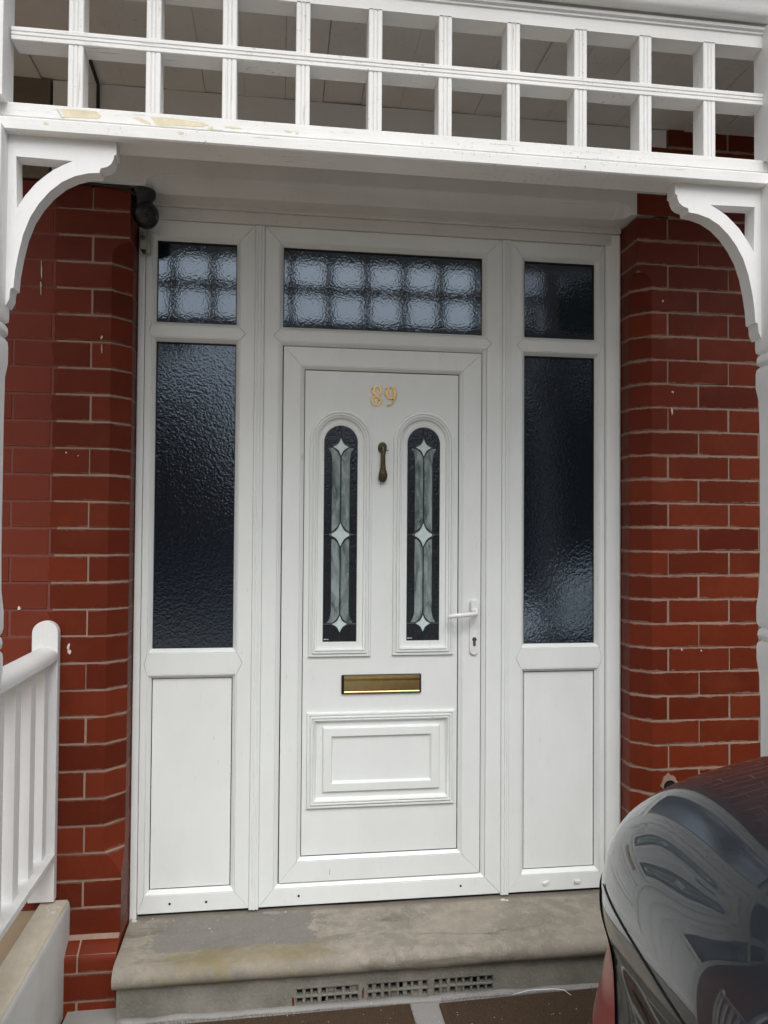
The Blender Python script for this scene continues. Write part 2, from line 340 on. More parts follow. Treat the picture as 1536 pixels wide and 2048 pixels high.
# ------------------------------------------------------------------ brick walls
YF = -.155; CH = .061; PIT_B = .0925
def cham(side, z, zlo, zhi):
    # chamfer size of the corner at height z (stopped at top and bottom)
    def q(tt): tt = max(0, min(1, tt)); return math.sqrt(max(0, 1 - (1 - tt) ** 2))
    a = max(0, min(1, (z - zlo) / .080)); b = q((zhi - z) / .055)
    return .0015 + (CH - .0015) * min(a, b)
def wall(side, zoff, dz, n0, n1):
    left = side < 0
    lab = 'deep red brick wall left of the door, its left part painted over' if left else 'deep red brick wall right of the door with pale pointed joints'
    W = thing('brick_wall', lab, 'wall', (-.6 if left else 1.4, YF, GZ))
    wl = W.location
    cor = -.536 if left else 1.345
    rnd = random.Random(3 if left else 4)
    zlo, zhi = .225, 2.415
    yb = .10; m = BRKL if left else BRK
    jA = [-.663, -.918, -1.173, -1.428] if left else [1.473, 1.724, 1.975, 2.226]
    jB = [-.791, -1.046, -1.301, -1.45] if left else [1.598, 1.85, 2.10, 2.24]
    J = .0034
    def plinth(z):  # forward offset of the face
        if z >= .028: return 0
        if z >= -.062: return .065 * (1 - math.cos(math.pi * .5 * min(1, (.028 - z) / .05)))
        return .065
    sgn = 1 if left else -1
    for n in range(n0, n1):
        z0 = zoff + dz * n + J; z1 = zoff + dz * (n + 1) - J
        z0 = max(z0, GZ - .05)
        if left and z1 > 2.62: break
        js = (jA if n % 2 == 0 else jB)
        edges = [None] + js
        for k in range(len(js)):
            top = z1
            if not left and z0 > 2.55 and k == 0 and n % 2 == 0: continue
            a = js[k]; a_in = js[k - 1] if k else None
            jx = rnd.uniform(-.0012, .0012); jy = rnd.uniform(-.0014, .0014); jz = rnd.uniform(-.0010, .0010); tw = rnd.uniform(-.0012, .0012)
            jo = rnd.uniform(-.0025, .0025)
            rows = 2
            zs = [z0 + jz, z1 + jz]
            if k == 0 and (z0 < zlo + .09 and z1 > zlo - .01 or z1 > zhi - .09 and z0 < zhi + .01):
                zs = [z0 + jz + (z1 - z0) * i / 8 for i in range(9)]
            if z0 < .028 and z1 > -.07 and z1 < .06: zs = [z0 + (z1 - z0) * i / 6 for i in range(7)]
            rings = []
            for z in zs:
                pf = YF - plinth(z) + jy
                if k == 0:
                    c = cham(side, z, zlo, zhi)
                    far = (a + sgn * J + jo)
                    ydeep = -.030 if (n % 2 == 1) else yb
                    if left: poly = [(far, pf + tw), (cor - c, pf), (cor, pf + c + plinth(z) * 0), (cor, ydeep), (far, min(ydeep, yb))]
                    else: poly = [(far, pf + tw), (cor + c, pf), (cor, pf + c), (cor, ydeep), (far, min(ydeep, yb))]
                else:
                    xa = a + sgn * J + jo * .5; xb = a_in - sgn * J + jo * .5
                    poly = [(xa, pf + tw), (xb, pf), (xb, yb), (xa, yb)]
                rings.append([(x - wl.x, y - wl.y, z - wl.z) for x, y in poly])
            MB().loft(rings, True, True, True).build('brick', m, W, bevel=.0016, seg=1)
            if k == 0 and n % 2 == 1:
                rr = [[(x - wl.x, y - wl.y, z - wl.z) for x, y in ([(cor - .08 * sgn, -.022), (cor, -.022), (cor, yb), (cor - .08 * sgn, yb)])] for z in (z0, z1)]
                MB().loft(rr, True, True, True).build('brick', m, W, bevel=.0016, seg=1)
    # mortar core
    mb = MB(); R = .0028
    ztop = 2.616 if left else 2.97
    zs = [GZ - .05, -.062, -.05, -.035, -.02, 0, .028, .03, zlo - .001] + [zlo + .075 * i / 6 for i in range(7)] + [zhi - .055 + .055 * i / 6 for i in range(7)] + [zhi + .01, 2.60 if left else 2.62]
    rings = []
    for z in zs:
        pf = YF - plinth(z) + R; c = cham(side, z, zlo, zhi)
        if left: poly = [(-1.46, pf), (cor - c - R * .6, pf), (cor - R, pf + c + R * .4), (cor - R, .11), (-1.46, .11)]
        else: poly = [(2.26, pf), (cor + c + R * .6, pf), (cor + R, pf + c + R * .4), (cor + R, .11), (2.26, .11)]
        rings.append([(x - wl.x, y - wl.y, z - wl.z) for x, y in poly])
    mb.loft(rings, True, True, True)
    if not left: mb.box(1.475 - wl.x, 2.26 - wl.x, YF + R - wl.y, .11 - wl.y, 2.615 - wl.z, 2.972 - wl.z)
    mb.build('mortar', MORL if left else MORR, W)
    return W
WL = wall(-1, .572 - .0929 * 9, .0929, 0, 32)
WR = wall(1, .598 - .0922 * 9, .0922, 0, 35)

# pale paint drips and splashes on the left wall, pipe stub in the right wall
def splash(W, x, z, rx, rz, seed, y=None):
    y = YF - .0035 if y is None else y
    l = W.location; poly = ragged(x - l.x, z - l.z, rx, rz, 12, seed, .5)
    MB().prism_xz(poly, y - l.y, y + .004 - l.y).build('paint_splash', PINKW, W)
for i, (x, z, rx, rz) in enumerate([(-.831, 2.30, .0016, .030), (-.832, 2.248, .0018, .012), (-.832, 2.228, .0013, .014), (-.628, 2.075, .003, .006), (-.627, 2.035, .0012, .018),
        (-.885, 1.135, .004, .008), (-.722, 1.002, .005, .009), (-.719, .985, .005, .010), (-.837, 1.0, .003, .006), (-.70, 1.66, .002, .002), (-.74, 1.67, .002, .003)]):
    splash(WL, x, z, rx, rz, 40 + i)
for i, (x, z, rx, rz) in enumerate([(1.525, 1.0 - .04, .002, .006), (1.605, .955, .003, .003), (1.45, 2.30, .003, .004), (1.49, 1.95, .004, .004), (1.487, 1.875, .003, .012)]):
    splash(WR, x, z, rx, rz, 60 + i)
t_ = thing('vent_pipe', 'black round pipe stub set in mortar low in the right brick wall', 'pipe', (1.476, YF, .44))
MB().prism_xz(ragged(0, .004, .036, .040, 22, 5, .2), -.004, .03).build('mortar_collar', MORR, t_)
mb = MB(); ri, ro = .018, .025
rings = []
for r_, y in ((ri, .03), (ri, -.006), (ro, -.007), (ro, .03)):
    rings.append([(r_ * math.cos(a * math.pi / 12), y, r_ * math.sin(a * math.pi / 12)) for a in range(24)])
mb.loft(rings, True, False, False, wrap=True).build('pipe', BLKP, t_, smooth='auto')
MB().lathe([(.0179, -.006), (.0179, .01)], 0, 0, 0, 20, 'y').build('dark_bore', BLACK, t_)  # black disc standing in for the shade inside the open pipe

# upper house wall behind the canopy
o = MB().box(-6, 7, -.13, .4, 3.30, 7.5).build('house_wall', HBRK); tag(o, kind='structure')
o = MB().box(-6, 7, .14, .4, GZ - .3, 3.29).build('backing_wall', BLACK); tag(o, kind='structure')

# ------------------------------------------------------------------ lintel
L = thing('lintel', 'white painted stone lintel with stop-chamfered lower edge over the door', 'lintel', (.33, YF, 2.63))
def lint_ring(x, k, zb):
    cy, cz = .060 * k, .048 * k; st = .006 * k
    return [(x, 0, .338), (x, 0, zb + cz), (x, st, zb + cz - .001), (x, st + .004 * k, zb + cz - .008 * k), (x, cy, zb), (x, .155, zb), (x, .155, .338)]
xs_ = [(-.803, 0), (-.492, 0)]
for i in range(7):
    a = i / 6; xs_.append((-.490 + .028 * a, math.sqrt(1 - (1 - a) ** 2) * .78))
xs_ += [(-.460, .80), (-.452, .82), (-.440, .84), (-.434, 1), (1.270, 1), (1.276, .84), (1.288, .82), (1.294, .80)]
for i in range(7):
    a = 1 - i / 6; xs_.append((1.324 - .028 * a, math.sqrt(1 - (1 - a) ** 2) * .78))
xs_ += [(1.326, 0), (1.466, 0)]
rings = [lint_ring(x - .33, k, -.014 + .014 * (x + .8) / 2.26) for x, k in xs_]
MB().loft(rings, True, True, True).build('stone', LINT, L, smooth='auto')
o = B('stone_lintel', -1.45, -.812, YF - .002, .1, 2.62, 2.97, BROWN); tag(o, 'dull brown unpainted stone lintel of the neighbouring opening, left of the white lintel', 'lintel')

# ------------------------------------------------------------------ door surround (frame with sidelights and transom)
FR = thing('door_surround', 'white plastic door frame with patterned glass sidelights and top light', 'door frame', (.4, 0, 0))
fl = FR.location
FD = .055
def member(poly, y0=0.0, name='frame_member', m=UPVC, bev=.0012):
    pts = [(x - fl.x, z) for x, z in poly]
    # shrink a hair so the mitres read as fine joints
    cx = sum(p[0] for p in pts) / len(pts); cz = sum(p[1] for p in pts) / len(pts)
    out = []
    n = len(pts)
    area = sum(pts[i][0] * pts[(i + 1) % n][1] - pts[(i + 1) % n][0] * pts[i][1] for i in range(n))
    d = .00035 if area > 0 else -.00035
    for i in range(n):
        p0, p1, p2 = Vector(pts[i - 1]), Vector(pts[i]), Vector(pts[(i + 1) % n])
        e1 = (p1 - p0).normalized(); e2 = (p2 - p1).normalized()
        n1 = Vector((-e1.y, e1.x)); n2 = Vector((-e2.y, e2.x)); b = (n1 + n2)
        b = b / max(.2, b.dot(n1)) if b.length > 1e-6 else n1
        out.append((p1.x + b.x * d, p1.y + b.y * d))
    return MB().prism_xz(out, y0, FD).build(name, m, FR, bevel=bev, seg=2)
def bead(r, w_=.016, dpt=.017, parent=FR, ox=None, name='glazing_bead', y0=0.0, gas=.0028):
    ox = fl.x if ox is None else ox
    x0, x1, z0, z1 = r; x0 -= ox; x1 -= ox
    def rg(d, y): return [(x0 + d, y, z0 + d), (x1 - d, y, z0 + d), (x1 - d, y, z1 - d), (x0 + d, y, z1 - d)]
    MB().loft([rg(-w_, y0 + .004), rg(-w_, y0 + .0007), rg(-w_ * .8, y0 + .0004), rg(-.002, y0 + dpt - .003), rg(0, y0 + dpt), rg(0, y0 + dpt + .012)], True).build(name, UPVC, parent, bevel=.0008, seg=1)
    if gas: MB().loft([rg(0, y0 + dpt + .002), rg(gas, y0 + dpt + .002), rg(gas, y0 + dpt + .012)], True).build('gasket', BLACK, parent)
bw = .016
XL0, XL1 = -.508, -.107; XC0, XC1 = -.071, .858; XR0, XR1 = .890, 1.283
ZT = 2.561
lT = (-.469, -.176, 2.183, 2.489); lM = (-.469, -.176, .964, 2.109); lP = (-.469, -.176, .080, .854)
cT = (0, .780, 2.183, 2.489); cD = (0, .779, .080, 2.110)
rT = (.954, 1.246, 2.183, 2.489); rM = (.954, 1.246, .964, 2.109); rP = (.954, 1.246, .080, .854)
def unit(x0, x1, holes):
    # holes from top to bottom, in one column
    a, b = holes[0][0] - bw, holes[0][1] + bw
    al, ar = min(.020, (a - x0) * .45), min(.020, (x1 - b) * .45)
    zt = holes[0][3] + bw; zb = holes[-1][2] - bw
    mxl = (x0 + a) / 2; mxr = (x1 + b) / 2
    member([(x0, 0), (x0, ZT), (a, zt)] + sum([[(a, h[2] - bw), (mxl, (h[2] + g[3]) / 2), (a, g[3] + bw)] for h, g in zip(holes, holes[1:])], []) + [(a, zb), ], name='frame_member') if False else None
    # left stile
    pts = [(x0, .0), (a, zb)]
    for h, g in reversed(list(zip(holes, holes[1:]))):
        pts += [(a, g[3] + bw), (a - al, (h[2] + g[3]) / 2), (a, h[2] - bw)]
    pts += [(a, zt), (x0, ZT)]
    member(pts)
    pts = [(x1, ZT), (b, zt)]
    for h, g in zip(holes, holes[1:]):
        pts += [(b, h[2] - bw), (b + ar, (h[2] + g[3]) / 2), (b, g[3] + bw)]
    pts += [(b, zb), (x1, 0)]
    member(pts)
    member([(x0, ZT), (a, zt), (b, zt), (x1, ZT)][::-1])
    member([(x0, 0), (x1, 0), (b, zb), (a, zb)])
    for h, g in zip(holes, holes[1:]):
        zc = (h[2] + g[3]) / 2
        member([(a - al, zc), (a, g[3] + bw), (b, g[3] + bw), (b + ar, zc), (b, h[2] - bw), (a, h[2] - bw)])
unit(XL0, XL1, [lT, lM, lP]); unit(XC0, XC1, [cT, cD]); unit(XR0, XR1, [rT, rM, rP])
for r in (lT, lM, cT, rT, rM): bead(r)
bead(lP); bead(rP); bead(cD, gas=0, dpt=.012)
def fpart(name, x0, x1, y0, y1, z0, z1, m, bevel=.0015): return B(name, x0 - fl.x, x1 - fl.x, y0, y1, z0, z1, m, FR, bevel)
# panes, a touch out of plumb, foot forward
for r in (lT, lM, cT, rT, rM):
    x0, x1, z0, z1 = r[0] - fl.x, r[1] - fl.x, r[2], r[3]
    tl = math.tan(rad(1.2)); h = z1 - z0; h2 = min(h, .34); tl = tl * h2 / h
    zc = (z0 + z1) / 2; yc = .024
    e = .004
    if h > .5: tl = .0075
    ya, yb_ = yc - tl * (h / 2), yc + tl * (h / 2)
    MB().loft([[(x0 - e, ya, z0 - e), (x1 + e, ya, z0 - e), (x1 + e, yb_, z1 + e), (x0 - e, yb_, z1 + e)], [(x0 - e, ya + .02, z0 - e), (x1 + e, ya + .02, z0 - e), (x1 + e, yb_ + .02, z1 + e), (x0 - e, yb_ + .02, z1 + e)]], True, True, True).build('glass_pane', GLASS if h < .5 else GLASSL, FR)
for r in (lP, rP):
    o = fpart('infill_panel', r[0] - .004, r[1] + .004, .019, .04, r[2] - .004, r[3] + .004, UPVC, 0)
    
# mullion covers with reeds
for a, b in ((XL1, XC0), (XC1, XR0)):
    wdt = b - a; prof = [(0, .02), (0, -.004), (.003, -.007), (.009, -.007), (.0105, -.0045), (.0125, -.0045), (.014, -.0085), (wdt - .014, -.0085), (wdt - .0125, -.0045), (wdt - .0105, -.0045), (wdt - .009, -.007), (wdt - .003, -.007), (wdt, -.004), (wdt, .02)]
    MB().extrude_z([(a + u - fl.x, v_) for u, v_ in prof], -.004, ZT - .001).build('mullion_cover', UPVC, FR, smooth='auto')
# edge trims
fpart('edge_trim', -.5345, -.5095, -.006, .05, -.035, 2.575, UPVC, .004)
MB().extrude_z([(1.2845 - fl.x, .002), (1.289 - fl.x, -.006), (1.337 - fl.x, -.022), (1.343 - fl.x, -.018), (1.343 - fl.x, .05), (1.2845 - fl.x, .05)], .0, 2.60).build('edge_trim', UPVC, FR, bevel=.0015)
fpart('head_board', -.535, 1.343, -.012, .05, ZT + .001, 2.606, LINT, .002)
fpart('head_board', -.535, 1.343, -.024, .05, 2.6065, 2.66, LINT, .003)
fpart('sill_gasket', XL0 + .004, XR1, .012, .05, -.03, -.001, BLACK, 0)
# weep holes and caps
for hx, hz in [(-0.3925, 0.0326), (-0.2614, 0.0323), (0.0782, 0.0348), (0.7004, 0.0376)]:
    MB().lathe([(.0045, -.0008), (.0045, .004)], hx - fl.x, 0, hz, 16, 'y').build('weep_hole', BLACK, FR)
for hx, hz, an in [(1.0416, 0.0323, 0.35), (1.1707, 0.0311, -0.05)]:
    poly = [(math.cos(a) * .013, math.sin(a) * .006 - .001) for a in [math.pi + math.pi * i / 8 for i in range(9)]] + [(.012, .005), (-.012, .005)]
    poly = [(x * math.cos(an) - z * math.sin(an) + hx - fl.x, x * math.sin(an) + z * math.cos(an) + hz) for x, z in poly]
    MB().prism_xz(poly, -.007, .001).build('weep_cap', WHPL, FR, bevel=.0015)

# ------------------------------------------------------------------ the door
D = thing('front_door', 'white plastic front door numbered 89 with two arched leaded windows', 'door', (.39, .006, .08))
dl = D.location
def dm(poly, y0, y1, name, m=UPVC, bev=.0015, par=D): return MB().prism_xz([(x - dl.x, z - dl.z) for x, z in poly], y0 - dl.y, y1 - dl.y).build(name, m, par, bevel=bev)
g_ = .0035
so_, si_ = (0 + g_, .779 - g_, .080 + g_, 2.110 - g_), (.083, .689, .174, 2.023)
def sash():
    a = so_; b = inset(si_, -.014)
    q = .0003
    dm([(a[0], a[2]), (b[0], b[2] + q), (b[0], b[3] - q), (a[0], a[3])], .003, .05, 'sash_stile')
    dm([(a[1], a[3]), (b[1], b[3] - q), (b[1], b[2] + q), (a[1], a[2])], .003, .05, 'sash_stile')
    dm([(a[0] + q, a[3]), (b[0] + q, b[3]), (b[1] - q, b[3]), (a[1] - q, a[3])], .003, .05, 'sash_rail')
    dm([(a[0] + q, a[2]), (a[1] - q, a[2]), (b[1] - q, b[2]), (b[0] + q, b[2])], .003, .05, 'sash_rail')
sash()
x0, x1, z0, z1 = si_
def rgd(d, y): return [(x0 + d - dl.x, y - dl.y, z0 + d - dl.z), (x1 - d - dl.x, y - dl.y, z0 + d - dl.z), (x1 - d - dl.x, y - dl.y, z1 - d - dl.z), (x0 + d - dl.x, y - dl.y, z1 - d - dl.z)]
MB().loft([rgd(-.0135, .010), rgd(-.0135, .0035), rgd(-.011, .003), rgd(-.001, .012), rgd(0, .014), rgd(0, .03)], True).build('glazing_bead', UPVC, D)
MB().loft([rgd(-.001, .0165), rgd(.0028, .0165), rgd(.0028, .03)], True).build('gasket', BLACK, D)
MB().loft([[(p[0], .012 - dl.y, p[1]) for p in [(a - dl.x, b - dl.z) for a, b in rect(-.002, .781, .078, 2.112)]], [(p[0], .012 - dl.y, p[1]) for p in [(a - dl.x, b - dl.z) for a, b in rect(.006, .773, .086, 2.104)]]], True).build('gap_seal', BLACK, D)
PY = .0175  # panel face
def arch(cx, zb, zt, hw, d, n=20):
    h = hw - d; zc = zt - hw
    pts = [(cx - h, zb + d), (cx + h, zb + d)]
    for i in range(n + 1):
        a = math.pi * i / n; pts.append((cx + h * math.cos(a), zc + h * math.sin(a)))
    return pts
def addp(pts, y): return [(x - dl.x, y - dl.y, z - dl.z) for x, z in pts]
# panel skin with two arched holes: build as boolean-free strips -> flat board with windows set proud of it
dm(rect(si_[0] + .002, si_[1] - .002, si_[2] + .002, si_[3] - .002), PY, .045, 'door_panel', bev=0)
PROF = [(0, 0), (.0008, -.007), (.003, -.0105), (.0095, -.0115), (.0112, -.0060), (.0140, -.0060), (.0155, -.0150), (.0205, -.0150), (.0220, -.0090), (.0245, -.0090), (.0260, -.0155), (.0310, -.0130), (.0335, -.0050), (.038, -.0035), (.046, -.0035)]
def arched_window(cx, zb, zt, hw, gb, gt, ghw, lab):
    n = 24
    rings = [addp(arch(cx, zb, zt, hw, d, n), PY + y) for d, y in PROF]
    # into the glass opening: blend from the outer inset outline to the opening outline
    MB().loft(rings, True).build('arched_moulding', UPVC, D, smooth='auto')
    g0 = arch(cx, zb, zt, hw, .046, n); g1 = arch(cx, gb, gt, ghw, 0, n); g2 = arch(cx, gb, gt, ghw, .0035, n)
    MB().loft([addp(g0, PY - .0035), addp(g1, PY - .0035), addp(g2, PY - .0015)], True).build('arched_frame', UPVC, D, smooth='auto')
    P = MB().prism_xz([(x - dl.x, z - dl.z) for x, z in arch(cx, gb, gt, ghw, .0025, n)], PY - .0022 - dl.y, PY - .0002 - dl.y).build('leaded_pane', GLASS2, D)
    MB().loft([addp(arch(cx, gb, gt, ghw, .0025, n), PY - .0026), addp(arch(cx, gb, gt, ghw, .0055, n), PY - .0026)], True).build('spacer', LEAD, P)
    return P
def leadwork(P, cx, zb, zt, hw, zd, offs):
    yg = PY - .0026; yl = PY - .0042
    def piece(name, poly, m, y=yg): 
        return MB().prism_xz([(x - dl.x, z - dl.z) for x, z in poly], y - dl.y, PY - .0023 - dl.y).build(name, m, P)
    sizes = [(.031, .034), (.042, .045), (.030, .032)]
    def diamond(zc, a, b, k=.0, n=7):
        pts = []
        for (p, q) in (((a, 0), (0, b)), ((0, b), (-a, 0)), ((-a, 0), (0, -b)), ((0, -b), (a, 0))):
            for i in range(n):
                s_ = i / n; x = p[0] * (1 - s_) + q[0] * s_; z = p[1] * (1 - s_) + q[1] * s_
                f = 1 - .27 * math.sin(math.pi * s_)
                pts.append((cx + x * f, zc + z * f))
        return pts
    def came(pts, w_=.0042, r=None):
        L_, R_ = [], []
        for i, p in enumerate(pts):
            a = Vector(pts[max(i - 1, 0)]); b = Vector(pts[min(i + 1, len(pts) - 1)]); d = (b - a).normalized(); nn = Vector((-d.y, d.x)) * w_ / 2
            L_.append((p[0] + nn.x, p[1] + nn.y)); R_.append((p[0] - nn.x, p[1] - nn.y))
        mb = MB(); mb.loft([[(x - dl.x, yl - dl.y, z - dl.z) for x, z in L_], [(x - dl.x, yl - .0006 - dl.y, z - dl.z) for x, z in pts], [(x - dl.x, yl - dl.y, z - dl.z) for x, z in R_]], closed=False)
        mb.build('lead_came', LEAD, P)
    # smoky strips, between vertical cames, flaring out at top and bottom
    ow = .036
    zT, zM, zB = zd
    def outer(z):  # half-width of the strip band at height z
        if z > zT - .055: u = (z - (zT - .055)) / .055; return ow + (hw - .006 - ow) * (1 - math.sqrt(max(0, 1 - u * u)))
        if z < zB + .055: u = ((zB + .055) - z) / .055; return ow + (hw - .006 - ow) * (1 - math.sqrt(max(0, 1 - u * u)))
        return ow
    N = 44
    zsr = [zB + .004 + (zT - .008 - zB) * i / N for i in range(N + 1)]
    def inner(z):  # clear of the diamonds
        v_ = .0012
        for zc, (a, b) in zip(zd, sizes):
            d = abs(z - zc) / (b + .004)
            if d < 1: v_ = max(v_, (a + .004) * (1 - d) ** 1.35)
        return v_
    for s_ in (-1, 1):
        for za, zb_ in ((zB, zM), (zM, zT)):
            Ls = [z for z in zsr if za + .003 < z < zb_ - .003 and inner(z) < outer(z) - .001]
            poly = [(cx + s_ * outer(z), z) for z in Ls] + [(cx + s_ * inner(z), z) for z in reversed(Ls)]
            piece('smoky_strip', poly, SMOKY)
        came([(cx + s_ * outer(z), z) for z in zsr if True], .0040)
    for zc, (a, b) in zip(zd, sizes):
        piece('opal_diamond', diamond(zc, a, b), MINT, yg - .0006)
        d2 = diamond(zc, a + .004, b + .005); came(d2 + d2[:1], .0050)
        for s_ in (-1, 1): came([(cx + s_ * (a + .004), zc), (cx + s_ * (hw - .003), zc)], .0026)
    segs = [(zt - .003, zd[0] + sizes[0][1]), (zd[0] - sizes[0][1], zd[1] + sizes[1][1]), (zd[1] - sizes[1][1], zd[2] + sizes[2][1]), (zd[2] - sizes[2][1], zb + .003)]
    for k, (a, b) in enumerate(segs): came([(cx, a), (cx, b)], .0026 if k == 0 else .0046)
    # tiny maker mark at the lower left corner
    mx = cx - hw + .010
    for i, (u, v_, s1) in enumerate([(0, .012, .003), (.0045, .012, .002), (.009, .0125, .002), (.0135, .0115, .0022)]):
        piece('etched_mark', ragged(mx + u, zb + v_, s1, s1 * .9, 8, 90 + i, .3), MINT)
P1 = arched_window(.225, .924, 1.870, .120, .979, 1.813, .0672, '')
leadwork(P1, .225, .979, 1.813, .0672, (1.728, 1.391, 1.049), 0)
P2 = arched_window(.5485, .926, 1.872, .120, .980, 1.814, .0672, '')
leadwork(P2, .5485, .980, 1.814, .0672, (1.732, 1.392, 1.049), 0)
# lower moulded panel
def rings_rect(r, prof): return [addp(rect(r[0] + d, r[1] - d, r[2] + d, r[3] - d), PY + y) for d, y in prof]
MB().loft(rings_rect((.103, .676, .352, .714), PROF[:-2] + [(.037, -.002), (.040, -.0004)]), True).build('panel_moulding', UPVC, D, bevel=.0006, seg=1)
MB().loft(rings_rect((.162, .6185, .411, .659), [(0, 0), (.003, -.008), (.006, -.011), (.0345, -.0118), (.0365, -.009), (.040, -.003), (.045, -.0008)]), True, False, True).build('raised_field', UPVC, D, bevel=.0006, seg=1)
# house number 89 in brass serif figures
def ell(cx, cz, rx, rz, n=28, a0=0, a1=2 * math.pi): return [(cx + rx * math.cos(a0 + (a1 - a0) * i / n), cz + rz * math.sin(a0 + (a1 - a0) * i / n)) for i in range(n)]
def ringshape(name, o_, i_, par, cx0):
    mb = MB(); yf, yb2 = PY - .0045, PY
    mb.loft([addp(o_, yb2), addp(o_, yf + .001), addp([(a * .94 + b * .06, c_ * .94 + d_ * .06) for (a, c_), (b, d_) in zip(o_, i_)], yf), addp([(a * .06 + b * .94, c_ * .06 + d_ * .94) for (a, c_), (b, d_) in zip(o_, i_)], yf), addp(i_, yf + .001), addp(i_, yb2)], True)
    return mb.build(name, BRASS, par, smooth='auto')
zc8 = 1.9295
def eight(cx):
    n = MB(); 
    o1, i1 = ell(cx + .001, zc8 + .0205, .0205, .0195), ell(cx + .0035, zc8 + .0215, .0085, .0135)
    o2, i2 = ell(cx, zc8 - .0185, .0225, .0215), ell(cx - .0015, zc8 - .0195, .0085, .0145)
    a = ringshape('numeral_eight', o2, i2, D, cx)
    b = ringshape('upper_bowl', o1, i1, a, cx); b.location.y = -.0003
    return a
def nine(cx):
    o1, i1 = ell(cx - .002, zc8 + .0135, .0225, .0262), ell(cx - .0015, zc8 + .0145, .0085, .0195)
    a = ringshape('numeral_nine', o1, i1, D, cx)
    # tail: thick outer curve sweeping down to the lower left
    outer, inner_ = [], []
    for i in range(15):
        s_ = i / 14; an = rad(20 - 118 * s_)
        outer.append((cx - .012 + .0345 * math.cos(an) * (1 - .10 * s_), zc8 + .008 + .0465 * math.sin(an)))
        inner_.append((cx - .012 + (.0345 - .0150 * (1 - s_ * .85)) * math.cos(an) * (1 - .10 * s_), zc8 + .008 + (.0465 - .009 * (1 - s_ * .55)) * math.sin(an)))
    poly = outer + inner_[::-1]
    MB().prism_xz([(x - dl.x, z - dl.z) for x, z in poly], PY - .0049 - dl.y, PY - dl.y).build('tail', BRASS, a, bevel=.0008)
    return a
n8 = eight(.3605); n9 = nine(.4175)
for par, pts in ((n8, ((.3455, 1.957), (.373, 1.912))), (n9, ((.401, 1.957), (.4245, 1.917)))):
    for x, z in pts: MB().lathe([(.0026, -.0058), (.0022, -.0064), (0.0004, -.0064)], x - dl.x, PY - dl.y, z - dl.z, 10, 'y').build('screw', BRONZE, par)
# knocker
K = MB().lathe([(.0, -.014), (.010, -.013), (.0165, -.008), (.0185, 0)], 0, 0, 0, 24, 'y')
K = MB()
def ellring(cx, cz, rx, rz, y): return [(cx + rx * math.cos(a * math.pi / 10) - dl.x, y - dl.y, cz + rz * math.sin(a * math.pi / 10) - dl.z) for a in range(20)]
K.loft([ellring(.3855, 1.728, .0175, .0225, PY), ellring(.3855, 1.728, .0175, .0225, PY - .005), ellring(.3855, 1.728, .014, .019, PY - .010), ellring(.3855, 1.728, .006, .010, PY - .0125)], True, True, True)
KN = K.build('door_knocker', BRONZE, D, smooth='auto')
arm = []
for z, rx, ry, yc in ((1.742, .004, .004, .014), (1.735, .009, .006, .017), (1.722, .0115, .007, .019), (1.706, .009, .006, .021), (1.690, .0080, .0055, .022), (1.665, .0088, .0055, .022), (1.645, .0105, .006, .021), (1.634, .0145, .008, .020), (1.624, .0170, .009, .019), (1.612, .0165, .010, .018), (1.602, .0130, .010, .017), (1.595, .006, .006, .017)):
    arm.append([(.3865 + rx * math.cos(a * math.pi / 8) - dl.x, PY - yc + ry * math.sin(a * math.pi / 8) - dl.y, z - dl.z) for a in range(16)])
MB().loft(arm, True, True, True).build('knocker_arm', BRONZE, KN, smooth='auto')
MB().lathe([(.0165, 0), (.0165, -.009)], .3865 - dl.x, PY - dl.y, 1.611 - dl.z, 18, 'y').build('strike_plate', BRONZE, KN, smooth='auto')
MB().tube([(.394 - dl.x, PY - .012 - dl.y, 1.7185 - dl.z), (.4085 - dl.x, PY - .012 - dl.y, 1.7165 - dl.z)], .0016, 6).build('pin', BRONZE, KN)
MB().tube([(.3775 - dl.x, PY - .016 - dl.y, 1.70 - dl.z), (.3755 - dl.x, PY - .018 - dl.y, 1.65 - dl.z), (.3725 - dl.x, PY - .018 - dl.y, 1.62 - dl.z), (.3785 - dl.x, PY - .012 - dl.y, 1.577 - dl.z)], .0007, 5).build('wire', BRONZE, KN)
# letter plate
LP = dm(rect(.2335, .543, .782, .8555), PY - .010, PY, 'letter_plate', BLKP, .004)
x0, x1 = .2435, .535
pr = [(-.0100, .7855), (-.0122, .7865), (-.0122, .7905), (-.0108, .7925), (-.0125, .8000), (-.0128, .8300), (-.0130, .8345), (-.0150, .8380), (-.0150, .8430), (-.0118, .8445), (-.0118, .8462), (-.0140, .8475), (-.0140, .8512), (-.0100, .8520)]
prof = [(PY + y - dl.y, z - dl.z) for y, z in pr] + [(PY - dl.y, .852 - dl.z), (PY - dl.y, .7855 - dl.z)]
MB().extrude_x(prof, x0 - dl.x, x1 - dl.x).build('letter_flap', BRASSD, LP, smooth='auto')
